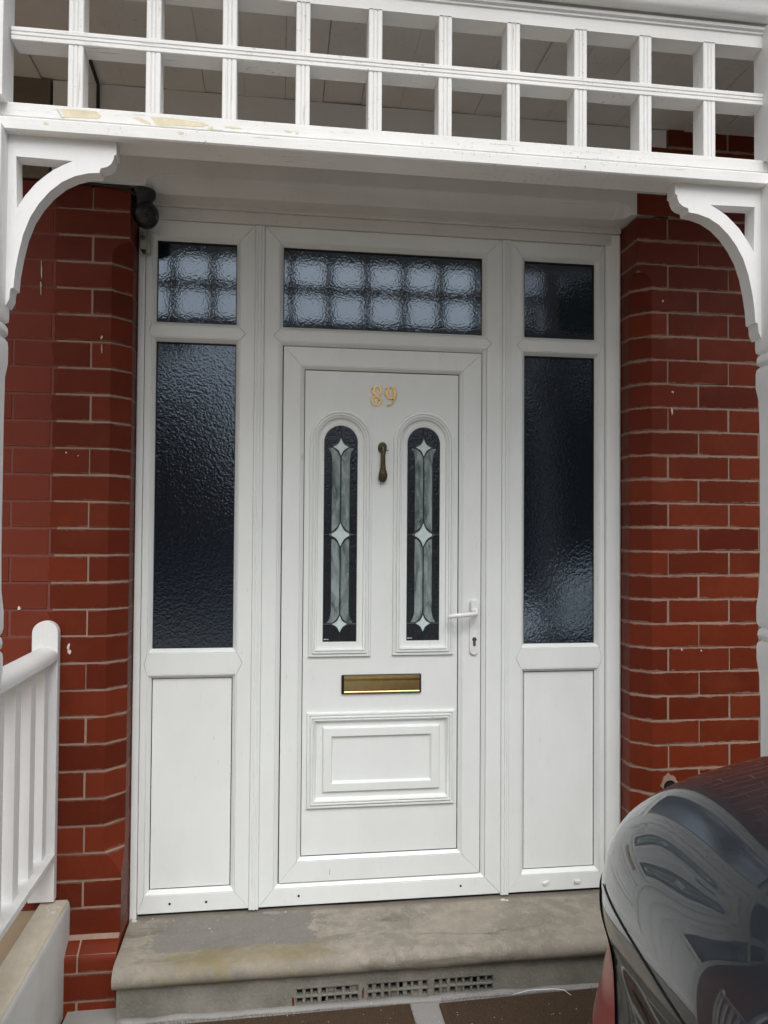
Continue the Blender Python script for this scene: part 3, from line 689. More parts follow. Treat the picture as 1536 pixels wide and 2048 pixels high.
# handle and lock
def stad(cx, zb, zt, hw, n=10):
    return [(cx + hw * math.cos(math.pi + math.pi * i / n), zb + hw + hw * math.sin(math.pi + math.pi * i / n)) for i in range(n + 1)] + [(cx + hw * math.cos(math.pi * i / n), zt - hw + hw * math.sin(math.pi * i / n)) for i in range(n + 1)]
SY = .003
HB = dm(stad(.7485, .926, 1.143, .0185), SY - .010, SY, 'door_handle', WHPL, .003)
dm(stad(.7485, 1.088, 1.141, .0168), SY - .022, SY - .0095, 'handle_boss', WHPL, .004, HB)
lev = []
for x, z, y, a, b in ((.7485, 1.100, -.020, .010, .010), (.7485, 1.094, -.040, .010, .009), (.744, 1.091, -.050, .0105, .008), (.732, 1.0895, -.054, .0095, .007), (.70, 1.0865, -.054, .0088, .0062), (.66, 1.083, -.053, .0085, .006), (.640, 1.081, -.051, .0085, .006), (.634, 1.0805, -.050, .006, .004)):
    if len(lev) < 2: ring = [(x + a * math.cos(k * math.pi / 6) - dl.x, SY + y - dl.y, z + b * math.sin(k * math.pi / 6) - dl.z) for k in range(12)]
    elif len(lev) == 2: ring = [(x + a * .75 * math.cos(k * math.pi / 6) - dl.x, SY + y - a * .75 * math.cos(k * math.pi / 6) - dl.y + 0, z + b * math.sin(k * math.pi / 6) - dl.z) for k in range(12)]
    else: ring = [(x - dl.x, SY + y - b * math.cos(k * math.pi / 6) - dl.y, z + a * math.sin(k * math.pi / 6) - dl.z) for k in range(12)]
    lev.append(ring)
MB().loft(lev, True, True, True).build('lever', WHPL, HB, smooth='auto')
kc = (.7485, .987)
poly = []
for i in range(15):
    a = rad(-60 + 300 * i / 14); poly.append((kc[0] + .0088 * math.cos(a), kc[1] + .0088 * math.sin(a)))
poly += [(kc[0] - .0052, kc[1] - .022), (kc[0] - .003, kc[1] - .0255), (kc[0] + .003, kc[1] - .0255), (kc[0] + .0052, kc[1] - .022)]
LK = dm(poly, SY - .0125, SY - .009, 'lock_cylinder', STEEL, .0006, HB)
dm(rect(kc[0] - .001, kc[0] + .0065, kc[1] - .0012, kc[1] + .0012), SY - .0129, SY - .0124, 'keyhole', BLACK, 0, HB)
dm([(.1935, .1062), (.1945, .1062), (.1955, .128), (.1945, .128)], .0022, .0032, 'scratch', BRONZE, 0)

# ------------------------------------------------------------------ doorstep with air bricks
ST = thing('doorstep', 'worn stained concrete doorstep with rounded nosing and air bricks', 'step', (.35, -.15, GZ))
sl_ = ST.location
def stz(x, y): # tread surface
    return -.012 + .030 * y * 1.0
nx = 70; prof = [(.06, 0)] + [(-.30 * i / 14, 0) for i in range(0, 15)]
rings = []
X0s, X1s = -.530, 1.60
for i in range(nx + 1):
    x = X0s + (X1s - X0s) * i / nx
    pr = []
    wob = noise.noise(Vector((x * 5, 0, 2))) * .004
    for k in range(15):
        y = .06 - .355 * k / 14
        pr.append((y, -.012 + .03 * y + noise.noise(Vector((x * 4, y * 9, 0))) * .0028))
    R_ = .036; yc = -.295; zc_ = -.0215 - R_
    for k in range(1, 11):
        a = math.pi * .5 + math.pi * .92 * k / 10
        pr.append((yc + R_ * math.cos(a) + wob, zc_ + R_ * math.sin(a) + noise.noise(Vector((x * 9, k * .4, 5))) * .0016))
    pr.append((-.297, zc_ - R_ * .97)); pr.append((-.20, zc_ - R_ * .97)); pr.append((.06, zc_ - R_))
    rings.append([(x - sl_.x, y - sl_.y, z - sl_.z) for y, z in pr])
MB().loft(rings, True, True, True).build('tread', STONE, ST, smooth='auto')
# riser: strips around the three air bricks
YR = -.298
zt_, zb_ = -.092, GZ - .02
ab = [(.062, .276), (.303, .516), (.536, .749)]
az0, az1 = -.196, -.136
def rbox(name, a, b, c_, d_, m=RISER, y0=YR, y1=-.22, par=ST, bev=.002): return B(name, a - sl_.x, b - sl_.x, y0 - sl_.y, y1 - sl_.y, c_ - sl_.z, d_ - sl_.z, m, par, bev)
mb = MB()
cols = [X0s + .01] + [v_ for p_ in ab for v_ in p_] + [X1s]
for i in range(0, len(cols), 2):
    mb.box(cols[i] - sl_.x, cols[i + 1] - sl_.x, YR - sl_.y, -.22 - sl_.y, zb_ - sl_.z, zt_ - sl_.z)
for a, b in ab:
    mb.box(a - sl_.x, b - sl_.x, YR - sl_.y, -.22 - sl_.y, az1 - sl_.z, zt_ - sl_.z)
    mb.box(a - sl_.x, b - sl_.x, YR - sl_.y, -.22 - sl_.y, zb_ - sl_.z, az0 - sl_.z)
mb.build('riser', RISER, ST)
rnd = random.Random(11)
for a, b in ab:
    A = MB().box(a - sl_.x, b - sl_.x, YR + .028 - sl_.y, -.225 - sl_.y, az0 - sl_.z, az1 - sl_.z).build('air_brick', BLACK, ST)
    n = 8; wv_ = (b - a) / n
    g = MB()
    zm = (az0 + az1) / 2
    for k in range(n + 1):
        xx = a + wv_ * k + (rnd.uniform(-.002, .002) if 0 < k < n else 0); ww = .0050 + rnd.uniform(-.0018, .0028)
        g.box(xx - ww - sl_.x, xx + ww - sl_.x, YR + .003 + rnd.uniform(0, .003) - sl_.y, YR + .03 - sl_.y, az0 - sl_.z, az1 - sl_.z)
    for zz, hh in ((az0 + .002, .004), (zm, .0042), (az1 - .002, .003)):
        g.box(a - sl_.x, b - sl_.x, YR + .0035 - sl_.y, YR + .031 - sl_.y, zz - hh - sl_.z, zz + hh - sl_.z)
    g.build('grille', RISER, A, bevel=.0026, seg=2)
    for k in range(4): # cement blocking some of the holes
        xx = a + wv_ * (rnd.randrange(n) + .5); zz = rnd.choice((az0 + .016, az1 - .016))
        MB().prism_xz([(x - sl_.x, z - sl_.z) for x, z in ragged(xx, zz, .010, .011, 10, rnd.randrange(999), .4)], YR + .012 - sl_.y, YR + .03 - sl_.y).build('mortar_plug', RISER, A)
for x, z, rx in ((.155, -.199, .014), (.215, -.199, .012)):
    MB().prism_xz([(a - sl_.x, b - sl_.z) for a, b in ragged(x, z, rx, .006, 12, int(x * 1000), .4)], YR - .001 - sl_.y, YR + .01 - sl_.y).build('hole', BLACK, ST)
for x, z, s_ in ((.054, -.178, 1), (.290, -.165, 1)):
    MB().prism_xz([(a - sl_.x, b - sl_.z) for a, b in ragged(x, z, .004, .017, 12, int(x * 999), .4)], YR - .0015 - sl_.y, YR + .01 - sl_.y).build('brick_chip', BRK, ST)
# cement fillet at the foot
rings = []
for i in range(61):
    x = X0s + .01 + (X1s - X0s - .01) * i / 60; w_ = .018 + .010 * noise.noise(Vector((x * 8, 3, 0))) + .004; hgt = .012 + .006 * noise.noise(Vector((x * 11, 7, 0)))
    rings.append([(x - sl_.x, YR + .004 - sl_.y, GZ + hgt - sl_.z), (x - sl_.x, YR - w_ * .5 - sl_.y, GZ + hgt * .45 - sl_.z), (x - sl_.x, YR - w_ - sl_.y, GZ + .001 - sl_.z), (x - sl_.x, YR + .004 - sl_.y, GZ - .01 - sl_.z)])
MB().loft(rings, True, True, True).build('cement_fillet', CONC, ST, smooth=True)
# patches on the tread (thin skins of repair cement / algae with ragged outline)
def patch(name, pts, m, h=.0012):
    n = len(pts); cx = sum(p[0] for p in pts) / n; cy = sum(p[1] for p in pts) / n
    def zt2(x, y):
        if y > -.295: return -.012 + .03 * y + noise.noise(Vector((x * 4, y * 9, 0))) * .0028
        R_ = .036; dy = min(.0358, -.295 - y + noise.noise(Vector((x * 5, 0, 2))) * .004)
        return -.0575 + math.sqrt(max(0, R_ * R_ - dy * dy))
    rings = []
    for k, (s_, dz) in enumerate(((1, -.001), (.992, h), (.8, h), (.6, h), (.4, h), (.2, h), (.02, h))):
        rings.append([(cx + (x - cx) * s_ - sl_.x, cy + (y - cy) * s_ - sl_.y, zt2(cx + (x - cx) * s_, cy + (y - cy) * s_) + dz - sl_.z) for x, y in pts])
    MB().loft(rings, True, False, True).build(name, m, ST, smooth='auto')
patch('cement_skin', ragged(-.02, -.025, .035, .012, 20, 9, .3), CEMP, .004)
# rubble at the frame foot
for i, (x, y) in enumerate(((-.515, -.02), (.86, -.03), (.875, -.035), (-.45, -.012), (.03, -.02), (-.24, -.10), (-.23, -.12), (.3, -.15))):
    s_ = (.012, .012, .009, .004, .005, .004, .003, .003)[i]
    MB().loft([[(x + s_ * math.cos(a) * k - sl_.x, y + s_ * .7 * math.sin(a) * k - sl_.y, -.013 + .03 * y + h - sl_.z) for a in [j * math.pi / 3 + i for j in range(6)]] for k, h in ((1, 0), (.8, s_ * .4), (.3, s_ * .6))], True, True, True).build('crumb', DEBRIS, ST)

# ------------------------------------------------------------------ door mats
def mat(label, pts):
    cx = sum(p[0] for p in pts) / len(pts); cy = sum(p[1] for p in pts) / len(pts)
    Mt = thing('door_mat', label, 'door mat', (cx, cy, GZ))
    # subdivided slab with ragged fibres
    mb = MB(); n = 4
    rings = []
    for s_, h in ((1, 0), (1, .010), (.985, .014), (.5, .0145), (.05, .0145)):
        rings.append([((x - cx) * s_, (y - cy) * s_, h) for x, y in pts])
    mb.loft(rings, True, True, True).build('backing', COIR, Mt)
    rnd = random.Random(int(cx * 1000)); f = MB()
    x0, x1 = min(p[0] for p in pts), max(p[0] for p in pts); y0, y1 = min(p[1] for p in pts), max(p[1] for p in pts)
    for i in range(16000):
        x = rnd.uniform(x0 + .003, x1 - .003); y = rnd.uniform(max(y0, -.75) + .003, y1 - .001)
        if x < pts[3][0] + .008 + (pts[0][0] - pts[3][0]) * 0: continue
        l = rnd.uniform(.004, .009); a = rnd.uniform(0, 6.28); dx, dy = math.cos(a) * l * .5, math.sin(a) * l * .5; w2 = .0005
        b = len(f.v); f.v += [(x - cx - w2, y - cy, .012), (x - cx + w2, y - cy + w2, .012), (x - cx + dx, y - cy + dy, .014 + l * .6)]; f.f.append([b, b + 1, b + 2])
    me = bpy.data.meshes.new('pile'); me.from_pydata(f.v, [], f.f); o = link('pile', me, COIR, Mt); o['kind'] = 'stuff'
    return Mt
mat('brown coir mat lying left on the ground under the doorstep', [(.445, -.335), (.452, -1.3), (-.44, -1.3), (-.44, -.352)])
mat('brown coir mat on the ground beside the grey car, right of the other', [(1.46, -.318), (1.46, -1.3), (.545, -1.3), (.545, -.345)])
# string and crumbs
pts = [(.80, -.345), (.86, -.332), (.92, -.325), (.96, -.33), (.985, -.345), (1.0, -.37)]
o = MB().tube([(x, y, GZ + .019 + .003 * math.sin(i * 2)) for i, (x, y) in enumerate(pts)], [.0008, .0014, .0018, .0018, .0014, .0008], 6).build('string', WHPL, smooth=True)
tag(o, 'thin white curl of string lying on the mat near the car', 'string')
f = MB(); rnd = random.Random(5)
for i in range(150):
    x = rnd.uniform(-.42, 1.2); y = rnd.uniform(-.7, -.33); z = GZ + .017; s_ = rnd.uniform(.0008, .0022)
    b = len(f.v); f.v += [(x, y, z + s_), (x + s_ * 1.6, y, z), (x, y + s_, z), (x - s_, y, z), (x, y - s_, z)]
    f.f += [[b, b + 1, b + 2], [b, b + 2, b + 3], [b, b + 3, b + 4], [b, b + 4, b + 1]]
o = f.build('crumbs', DEBRIS); tag(o, 'pale crumbs scattered over the mats', 'debris', kind='stuff')

# ------------------------------------------------------------------ porch canopy
P = thing('porch_canopy', 'white timber porch with square lattice, carved brackets and turned posts', 'porch', (.3324, -.9124, 2.4196))
P.scale = (.926, .926, .926)  # everything below is drawn at full pattern size
pl = Vector((.36, -.75, 2.5))
def pb(name, x0, x1, y0, y1, z0, z1, m, bev=.003): return B(name, x0 - pl.x, x1 - pl.x, y0 - pl.y, y1 - pl.y, z0 - pl.z, z1 - pl.z, m, P, bev)
# lattice bars with a reeded face
YL = -.755
bars = []
pitch, b0 = .2072, -.5755
def reed(w_, f, bk):
    h = w_ / 2
    return [(-h, bk), (-h, f + .0022), (-h + .002, f), (-.0075, f), (-.0055, f + .0028), (-.0035, f), (.0035, f), (.0055, f + .0028), (.0075, f), (h - .002, f), (h, f + .0022), (h, bk)]
for i in range(10):
    x = b0 + pitch * i + random.uniform(-.001, .001)
    prof = [(x + u - pl.x, v_ - pl.y) for u, v_ in reed(.040, YL, YL + .060)]
    MB().extrude_z(prof, 2.563 - pl.z, 2.921 - pl.z).build('lattice_bar', TZ, P, smooth='auto')
prof = [(v_ - pl.y, 2.755 + u - pl.z) for u, v_ in reed(.038, YL - .0022, YL + .062)]
MB().extrude_x(prof, -.7432 - pl.x, 1.4705 - pl.x).build('lattice_rail', TX, P, smooth='auto')
# head rail with moulding
hr = [(-.755, 2.918), (-.755, 2.955), (-.760, 2.958), (-.760, 2.964), (-.767, 2.968), (-.767, 2.977), (-.758, 2.979), (-.758, 3.125), (-.69, 3.125), (-.69, 2.918)]
MB().extrude_x([(y - pl.y, z - pl.z) for y, z in hr], -1.4 - pl.x, 2.2 - pl.x).build('head_rail', TX0, P, smooth='auto')
# fascia / gutter board in front
fa = [(-.768, 2.986), (-.784, 2.988), (-.792, 2.993), (-.797, 3.003), (-.799, 3.02), (-.797, 3.06), (-.790, 3.13), (-.768, 3.13)]
MB().extrude_x([(y - pl.y, z - pl.z) for y, z in fa], -1.4 - pl.x, 2.2 - pl.x).build('fascia', TX0, P, smooth='auto')
pb('roof', -1.5, 2.3, -.90, .10, 3.132, 3.17, ROOFT, 0)  # unseen slab, added to stop light leaking in from above
# lower beam
be = [(-.697, 2.566), (-.752, 2.566), (-.755, 2.563), (-.755, 2.5295), (-.7515, 2.527), (-.7545, 2.525), (-.7545, 2.5222), (-.7515, 2.5195), (-.771, 2.5170), (-.775, 2.513), (-.775, 2.4835), (-.771, 2.4795), (-.744, 2.4805), (-.738, 2.488), (-.655, 2.488), (-.650, 2.493), (-.650, 2.56)]
bx = [-1.4, 1.36, 1.40, 1.43, 1.46, 1.5, 2.2]
MB().extrude_x([(y - pl.y, z - pl.z) for y, z in be], -1.4 - pl.x, 2.2 - pl.x).build('beam', TX, P, smooth='auto')
# flaked paint on the beam, showing old cream paint
for i, (x, z, rx, rz, an) in enumerate([(-.566, 2.545, .050, .011, -.03), (-.395, 2.541, .020, .006, -.3), (-.315, 2.542, .072, .012, -.03), (-.15, 2.541, .018, .004, 0), (-.29, 2.504, .010, .003, -.2), (-.645, 2.503, .006, .004, 0), (.005, 2.542, .010, .004, 0), (.03, 2.538, .006, .003, 0), (-.21, 2.535, .010, .003, 0)]):
    yy = -.7556 if z > 2.525 else -.7756
    if i == 0: poly = [(-.618, 2.556), (-.603, 2.533), (-.513, 2.537), (-.505, 2.545), (-.520, 2.557), (-.57, 2.558)]
    elif i == 2: poly = [(-.375, 2.553), (-.33, 2.555), (-.27, 2.551), (-.235, 2.549), (-.215, 2.543), (-.235, 2.536), (-.28, 2.536), (-.33, 2.531), (-.36, 2.532), (-.368, 2.545)]
    else: poly = ragged(x, z, rx, rz, 18, 70 + i, .45, an)
    MB().prism_xz([(a - pl.x, b - pl.z) for a, b in poly], yy - pl.y, yy + .004 - pl.y).build('bare_patch', CREAMPAINT, P)
# a curled flake
MB().prism_xz([(a - pl.x, b - pl.z) for a, b in ((-.622, 2.557), (-.607, 2.531), (-.603, 2.534), (-.617, 2.558))], -.7585 - pl.y, -.754 - pl.y).build('paint_flake', TX0, P)
# ceiling boards
pw = P.location; ks = .926
rnd = random.Random(9); x = -1.40
k = 0
while x < 2.2:
    w_ = .140 + rnd.uniform(-.004, .004)
    zz = 2.972 + rnd.uniform(-.0025, .0025); tlt = rnd.uniform(-.003, .003)
    gp = rnd.choice((.0002, .0003, .0014)); xa, xb = x + gp * .5, x + w_ - gp * rnd.uniform(.5, 1.2)
    ya, yb2 = -.850, -.148 + rnd.uniform(0, .004)
    rings = [[((xx - pw.x) / ks, (y - pw.y) / ks, (z_ - pw.z) / ks) for xx, z_ in ((xa, zz + tlt), (xa, zz + .02), (xb, zz + .02), (xb, zz - tlt))] for y in (ya, yb2)]
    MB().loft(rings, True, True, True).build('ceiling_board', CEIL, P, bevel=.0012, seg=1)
    x += w_
B('ceiling_void', (-1.4 - pw.x) / ks, (2.2 - pw.x) / ks, (-.85 - pw.y) / ks, (-.15 - pw.y) / ks, (2.996 - pw.z) / ks, (3.01 - pw.z) / ks, BLACK, P, 0)
# posts
def post(x0, x1, label=None):
    cx = (x0 + x1) / 2; cy = -.7545; hw = (x1 - x0) / 2
    rings = []
    def sq(h, c, z):
        return [(cx + a * (h - (c if k % 2 == 0 else 0)) - pl.x if False else cx + px_ - pl.x, cy + py_ - pl.y, z - pl.z) for k, (px_, py_) in enumerate([( -h + c, -h), (h - c, -h), (h, -h + c), (h, h - c), (h - c, h), (-h + c, h), (-h, h - c), (-h, -h + c)]) for a in (1,)]
    H = hw
    seq = [(H, .001, 2.975), (H, .001, 2.562), (H * .62, .001, 2.561), (H * .62, .001, 2.486), (H, .001, 2.485), (H, .001, 2.03), (H, .002, 1.985), (H * .99, .004, 1.972), (H * .90, .012, 1.966), (H * .88, .014, 1.963), (H * .985, .01, 1.955), (H * 1.0, .008, 1.944), (H * .985, .01, 1.933), (H * .87, .014, 1.926), (H * .97, .006, 1.918), (H * .99, .003, 1.905), (H * .99, .003, 1.86), (H * .95, .006, 1.84), (H * .91, .010, 1.82), (H * .90, .012, 1.7), (H * .90, .012, 1.35), (H * .92, .010, 1.24), (H * .97, .005, 1.20), (H, .003, 1.18), (H, .003, 1.135), (H * .97, .006, 1.125), (H * .88, .014, 1.117), (H * .985, .01, 1.107), (H * 1.0, .008, 1.096), (H * .985, .01, 1.085), (H * .88, .014, 1.078), (H * .98, .005, 1.068), (H, .003, 1.055), (H, .003, 1.02), (H * .96, .006, .99), (H * .92, .010, .96), (H * .91, .012, .9), (H * .91, .012, .55), (H * .95, .006, .50), (H, .002, .46), (H, .001, .0395)]
    for h, c, z in seq: rings.append(sq(h, c, z))
    return MB().loft(rings, True, True, True).build('post', TZ0, P, smooth='auto')
post(-.838, -.7505); post(1.466, 1.5535)
# carved brackets: scrolled outline of the left one (x, z), mirrored for the right
YB = -.745
A_ = [(-0.472, 2.4424), (-0.4742, 2.4307), (-0.4801, 2.418), (-0.491, 2.4091), (-0.5084, 2.4037), (-0.5106, 2.3913), (-0.5408, 2.3879), (-0.5754, 2.3777), (-0.6097, 2.3587), (-0.6414, 2.3298), (-0.6683, 2.2953), (-0.6905, 2.2564), (-0.7079, 2.207), (-0.7194, 2.1533), (-0.727, 2.1048), (-0.7303, 2.0614), (-0.7375, 2.0591), (-0.7396, 2.0465), (-0.7402, 2.0321), (-0.7454, 2.0199), (-0.753, 2.0142), (-0.7538, 2.0063), (-0.7631, 2.0011)]
x_post = -.7502
zt0 = 2.487
outer = [(x_post, zt0), (A_[0][0] + .004, zt0), (A_[0][0] + .006, A_[0][1] + .003)] + A_
outer = [p for p in outer if p[0] > x_post - .001] + [(x_post, A_[-1][1] + .01)]
tri = [(-0.7291, 2.4216), (-0.6566, 2.4206), (-0.5811, 2.4193), (-0.6104, 2.4042), (-0.6332, 2.3899), (-0.6558, 2.3706), (-0.6783, 2.3491), (-0.6917, 2.3313), (-0.7051, 2.3134), (-0.715, 2.2971), (-0.725, 2.28)]
def bracket(mir, label):
    def mx(p): return (p[0], p[1]) if not mir else (1.466 - (p[0] - x_post), p[1])
    import bmesh
    bm = bmesh.new()
    def loop(pts, y): return [bm.verts.new((mx(p)[0] - pl.x, y - pl.y, p[1] - pl.z)) for p in pts]
    YK = YB + .050
    es = []
    for pts in (outer, tri):
        vs = loop(pts, YB); es += [bm.edges.new((vs[i], vs[(i + 1) % len(vs)])) for i in range(len(vs))]
    r = bmesh.ops.triangle_fill(bm, use_beauty=True, use_dissolve=False, edges=es)
    fs = [g for g in bm.faces]
    ex = bmesh.ops.extrude_face_region(bm, geom=fs)
    bmesh.ops.translate(bm, verts=[v_ for v_ in ex['geom'] if isinstance(v_, bmesh.types.BMVert)], vec=(0, YK - YB, 0))
    bmesh.ops.recalc_face_normals(bm, faces=bm.faces)
    me = bpy.data.meshes.new('bracket'); bm.to_mesh(me); bm.free()
    for p in me.polygons: p.use_smooth = True
    me.set_sharp_from_angle(angle=rad(30))
    o = link('bracket', me, TZ0, P)
    return o
bracket(False, ''); bracket(True, '')

# ------------------------------------------------------------------ balustrade
BA = thing('balustrade', 'white painted timber balustrade standing on the low wall at left', 'railing', (-.79, -.17, .14))
bl = BA.location
def bb(name, x0, x1, y0, y1, z0, z1, m=TZ0, bev=.002): return B(name, x0 - bl.x, x1 - bl.x, y0 - bl.y, y1 - bl.y, z0 - bl.z, z1 - bl.z, m, BA, bev)
nb = [(-.833, .149), (-.748, .149)] + [(-.7905 + .0425 * math.cos(math.pi * i / 14), 1.052 + .041 * math.sin(math.pi * i / 14)) for i in range(15)]
MB().prism_xz([(x - bl.x, z - bl.z) for x, z in nb], -.190 - bl.y, -.157 - bl.y).build('end_board', TZ0, BA, bevel=.003)
for yb in (-.389, -.533, -.677, -.821):
    bb('baluster', -.808, -.772, yb, yb + .050, .312, .95)
bb('baluster', -.808, -.772, -.247, -.205, .312, .95)
bb('bottom_rail', -.835, -.745, -.8745, -.191, .290, .3125, TY)
hp = []
for i in range(13):
    a = math.pi * i / 12; hp.append((-.79 + .043 * math.cos(a), .975 + .030 * math.sin(a)))
hp += [(-.833, .962), (-.826, .955), (-.812, .953), (-.812, .942), (-.808, .938), (-.772, .938), (-.768, .942), (-.768, .953), (-.754, .955), (-.747, .962)]
MB().loft([[(x - bl.x, y - bl.y, z - bl.z) for x, z in hp] for y in (-.8745, -.191)], True, True, True).build('handrail', TY, BA, smooth='auto')
# ------------------------------------------------------------------ low rendered wall
LW = thing('low_wall', 'low white rendered garden wall with cream coping under the balustrade', 'wall', (-.75, -.6, GZ))
ll = LW.location
rings = []
for i in range(41):
    y = -.1565 - 1.7 * i / 40
    j = noise.noise(Vector((y * 7, 1, 0))) * .0022
    x1 = -.7035 + j; top = .135
    if i == 0: x1 += .0
    rings.append([(-.797 - ll.x, y - ll.y, GZ - .02 - ll.z), (x1 - ll.x, y - ll.y, GZ - .02 - ll.z), (x1 - ll.x, y - ll.y, top - .02 - ll.z), (x1 - .003 - ll.x, y - ll.y, top - .004 - ll.z), (x1 - .006 - ll.x, y - ll.y, top - ll.z), (-.797 - ll.x, y - ll.y, top - ll.z)])
MB().loft(rings, True, True, True).build('render_face', RENDER, LW, smooth='auto')
rings = []
for i in range(41):
    y = -.1565 - 1.7 * i / 40; j = noise.noise(Vector((y * 9, 4, 0))) * .003; j2 = noise.noise(Vector((y * 14, 9, 0))) * .0015
    rings.append([(-.797 - ll.x, y - ll.y, .1352 - ll.z), (-.709 + j - ll.x, y - ll.y, .1352 - ll.z), (-.711 + j - ll.x, y - ll.y, .1395 + j2 - ll.z), (-.795 - ll.x, y - ll.y, .1415 + j2 - ll.z)])
MB().loft(rings, True, True, True).build('coping', COPING, LW, smooth='auto')
for i in range(12):
    rr = random.Random(i + 30); x = -.735 + rr.uniform(-.03, .025); y = -.205 - rr.uniform(0, .06); s_ = rr.uniform(.004, .010)
    MB().loft([[(x + s_ * math.cos(a) * k - ll.x, y + s_ * .7 * math.sin(a) * k - ll.y, .141 + h - ll.z) for a in [j * math.pi / 3 + i for j in range(6)]] for k, h in ((1, 0), (.8, s_ * .35), (.3, s_ * .5))], True, True, True).build('paint_crumb', RENDER if i % 2 else COPING, LW)

# ------------------------------------------------------------------ security camera and cable
C = thing('security_camera', 'black dome security camera under the left end of the lintel', 'camera', (-.495, -.125, 2.545))
cl = C.location; C.scale = (1.05, 1.05, 1.05)
MB().lathe([(.040, .064), (.040, .046), (.036, .040), (.030, .030), (.030, -.002)], -.004, .004, 0, 28, 'z').build('base', BLKP, C, smooth='auto')
MB().tube([(-.052, .012, .060), (-.050, .006, .040), (-.034, .0, .018), (-.016, -.004, .0)], .010, 10).build('lead', BLACK, C, smooth=True)
hd = MB(); rings = []
for i in range(1, 16):
    a = math.pi * i / 16; rings.append([(.006 + .042 * math.cos(math.pi - a), .042 * math.sin(a) * math.cos(b * math.pi / 12), -.018 + .046 * math.sin(a) * math.sin(b * math.pi / 12)) for b in range(24)])
hd.loft(rings, True, True, True).build('turret', BLKP, C, smooth=True)
MB().lathe([(.0, -.0), (.014, 0), (.0155, -.003), (.0155, -.010)], 0, 0, 0, 20, 'y')
ln = MB(); dirv = Vector((.55, -.70, -.46)).normalized(); a_ = dirv.cross(Vector((0, 0, 1))).normalized(); b_ = dirv.cross(a_); c0 = Vector((.004, 0, -.016))
rings = [[c0 + dirv * h + (a_ * math.cos(k * math.pi / 10) + b_ * math.sin(k * math.pi / 10)) * r_ for k in range(20)] for r_, h in ((.021, .034), (.021, .0415), (.018, .044), (.015, .042), (.005, .042))]
ln.loft(rings, True, False, True).build('lens', plain('lens_black', (.003, .003, .004), .08), C, smooth='auto')
cab = [(-.705, YF - .008, 2.611), (-.66, YF - .009, 2.609), (-.61, YF - .010, 2.606), (-.57, YF - .010, 2.602), (-.54, YF - .004, 2.596), (-.52, YF + .015, 2.586), (-.512, YF + .03, 2.574)]
o = MB().tube(cab, .0055, 8).build('camera_cable', BLACK, smooth=True); tag(o, 'black cable running under the lintel edge to the dome camera', 'cable')
J = thing('cable_box', 'small cream plastic junction clip with a screw below the dome camera', 'junction box', (-.512, -.03, 2.46))
B('clip_body', -.012, .012, -.018, .02, -.028, .036, CREAMPL, J, .004)
B('clip_foot', .010, .024, -.006, .02, -.040, .044, CREAMPL, J, .002)
MB().lathe([(.0085, 0), (.0085, -.004), (.006, -.006)], .0, -.018, .012, 16, 'y').build('screw', STEEL, J, smooth='auto')
MB().lathe([(.007, -.012), (.008, -.004), (.006, 0)], .002, -.004, -.028, 16, 'z').build('nut', BRONZE, J, smooth='auto')
# ceiling cable seen through the lattice
o = MB().tube([(-.583, -.85, 2.964), (-.60, -.69, 2.962), (-.626, -.60, 2.9655), (-.64, -.50, 2.9635), (-.638, -.42, 2.966), (-.645, -.33, 2.9635), (-.65, -.22, 2.965), (-.651, -.165, 2.96), (-.651, -.159, 2.75)], .006, 8).build('ceiling_cable', BLACK, smooth=True)
tag(o, 'black cable clipped across the porch ceiling behind the left lattice cells', 'cable')
# ------------------------------------------------------------------ car (saloon, tail towards the left)
CAR = thing('parked_car', 'glossy dark grey saloon car parked tail-in beside the doorstep', 'car', (2.7707, -1.8951, GZ), None)
CAR.rotation_euler = (0, 0, -.1329)
cw = CAR.location
LEN, WID = 4.30, 1.70
def lerp(a, b, t_): return a + (b - a) * t_
def outline(n=240, e=3.64):
    pts = []
    for i in range(n):
        a = 2 * math.pi * i / n; a = a + .18 * math.sin(4 * a) * (-1); c_, s_ = math.cos(a), math.sin(a)
        pts.append((math.copysign(abs(c_) ** (2 / e), c_), math.copysign(abs(s_) ** (2 / e), s_)))
    return pts
OUT = outline()
# levels: z above ground, inset side, inset rear/front
def cr(P_, t_):
    i = int(t_); i = max(0, min(len(P_) - 2, i)); f = t_ - i
    p0, p1, p2, p3 = P_[max(i - 1, 0)], P_[i], P_[i + 1], P_[min(i + 2, len(P_) - 1)]
    return [.5 * (2 * b + (c_ - a) * f + (2 * a - 5 * b + 4 * c_ - d_) * f * f + (-a + 3 * b - 3 * c_ + d_) * f ** 3) for a, b, c_, d_ in zip(p0, p1, p2, p3)]
LV = [[.20, .10, .16], [.24, .045, .07], [.34, .02, .0], [.48, .004, -.012], [.58, .012, .006], [.68, .050, .022], [.76, .010, .006], [.84, .030, .014], [.90, .065, .034], [.945, .115, .069], [.985, .180, .124], [1.02, .265, .224], [1.05, .385, .384], [1.07, .535, .604], [1.08, .675, .834]]
for k_ in range(5, 15): LV[k_][0] *= 1.0276
NL = 78
def body_pt(k, i):
    z, ins, inr = cr(LV, (len(LV) - 1) * k / NL)
    u, v_ = OUT[i % len(OUT)]
    x = u * (LEN / 2 - inr * (1)); y = v_ * (WID / 2 - ins)
    # deck rises away from the tail
    xr = (x + LEN / 2)
    y *= 1 - .0096 * max(0, 1 - xr / 1.2) ** 2
    z += .085 * max(0, min(1, xr / .9)) ** 1.8 * max(0, min(1, (z - .80) / .15))
    return (x, y, z)
grid = [[body_pt(k, i) for i in range(len(OUT))] for k in range(NL + 1)]
NO = len(OUT)
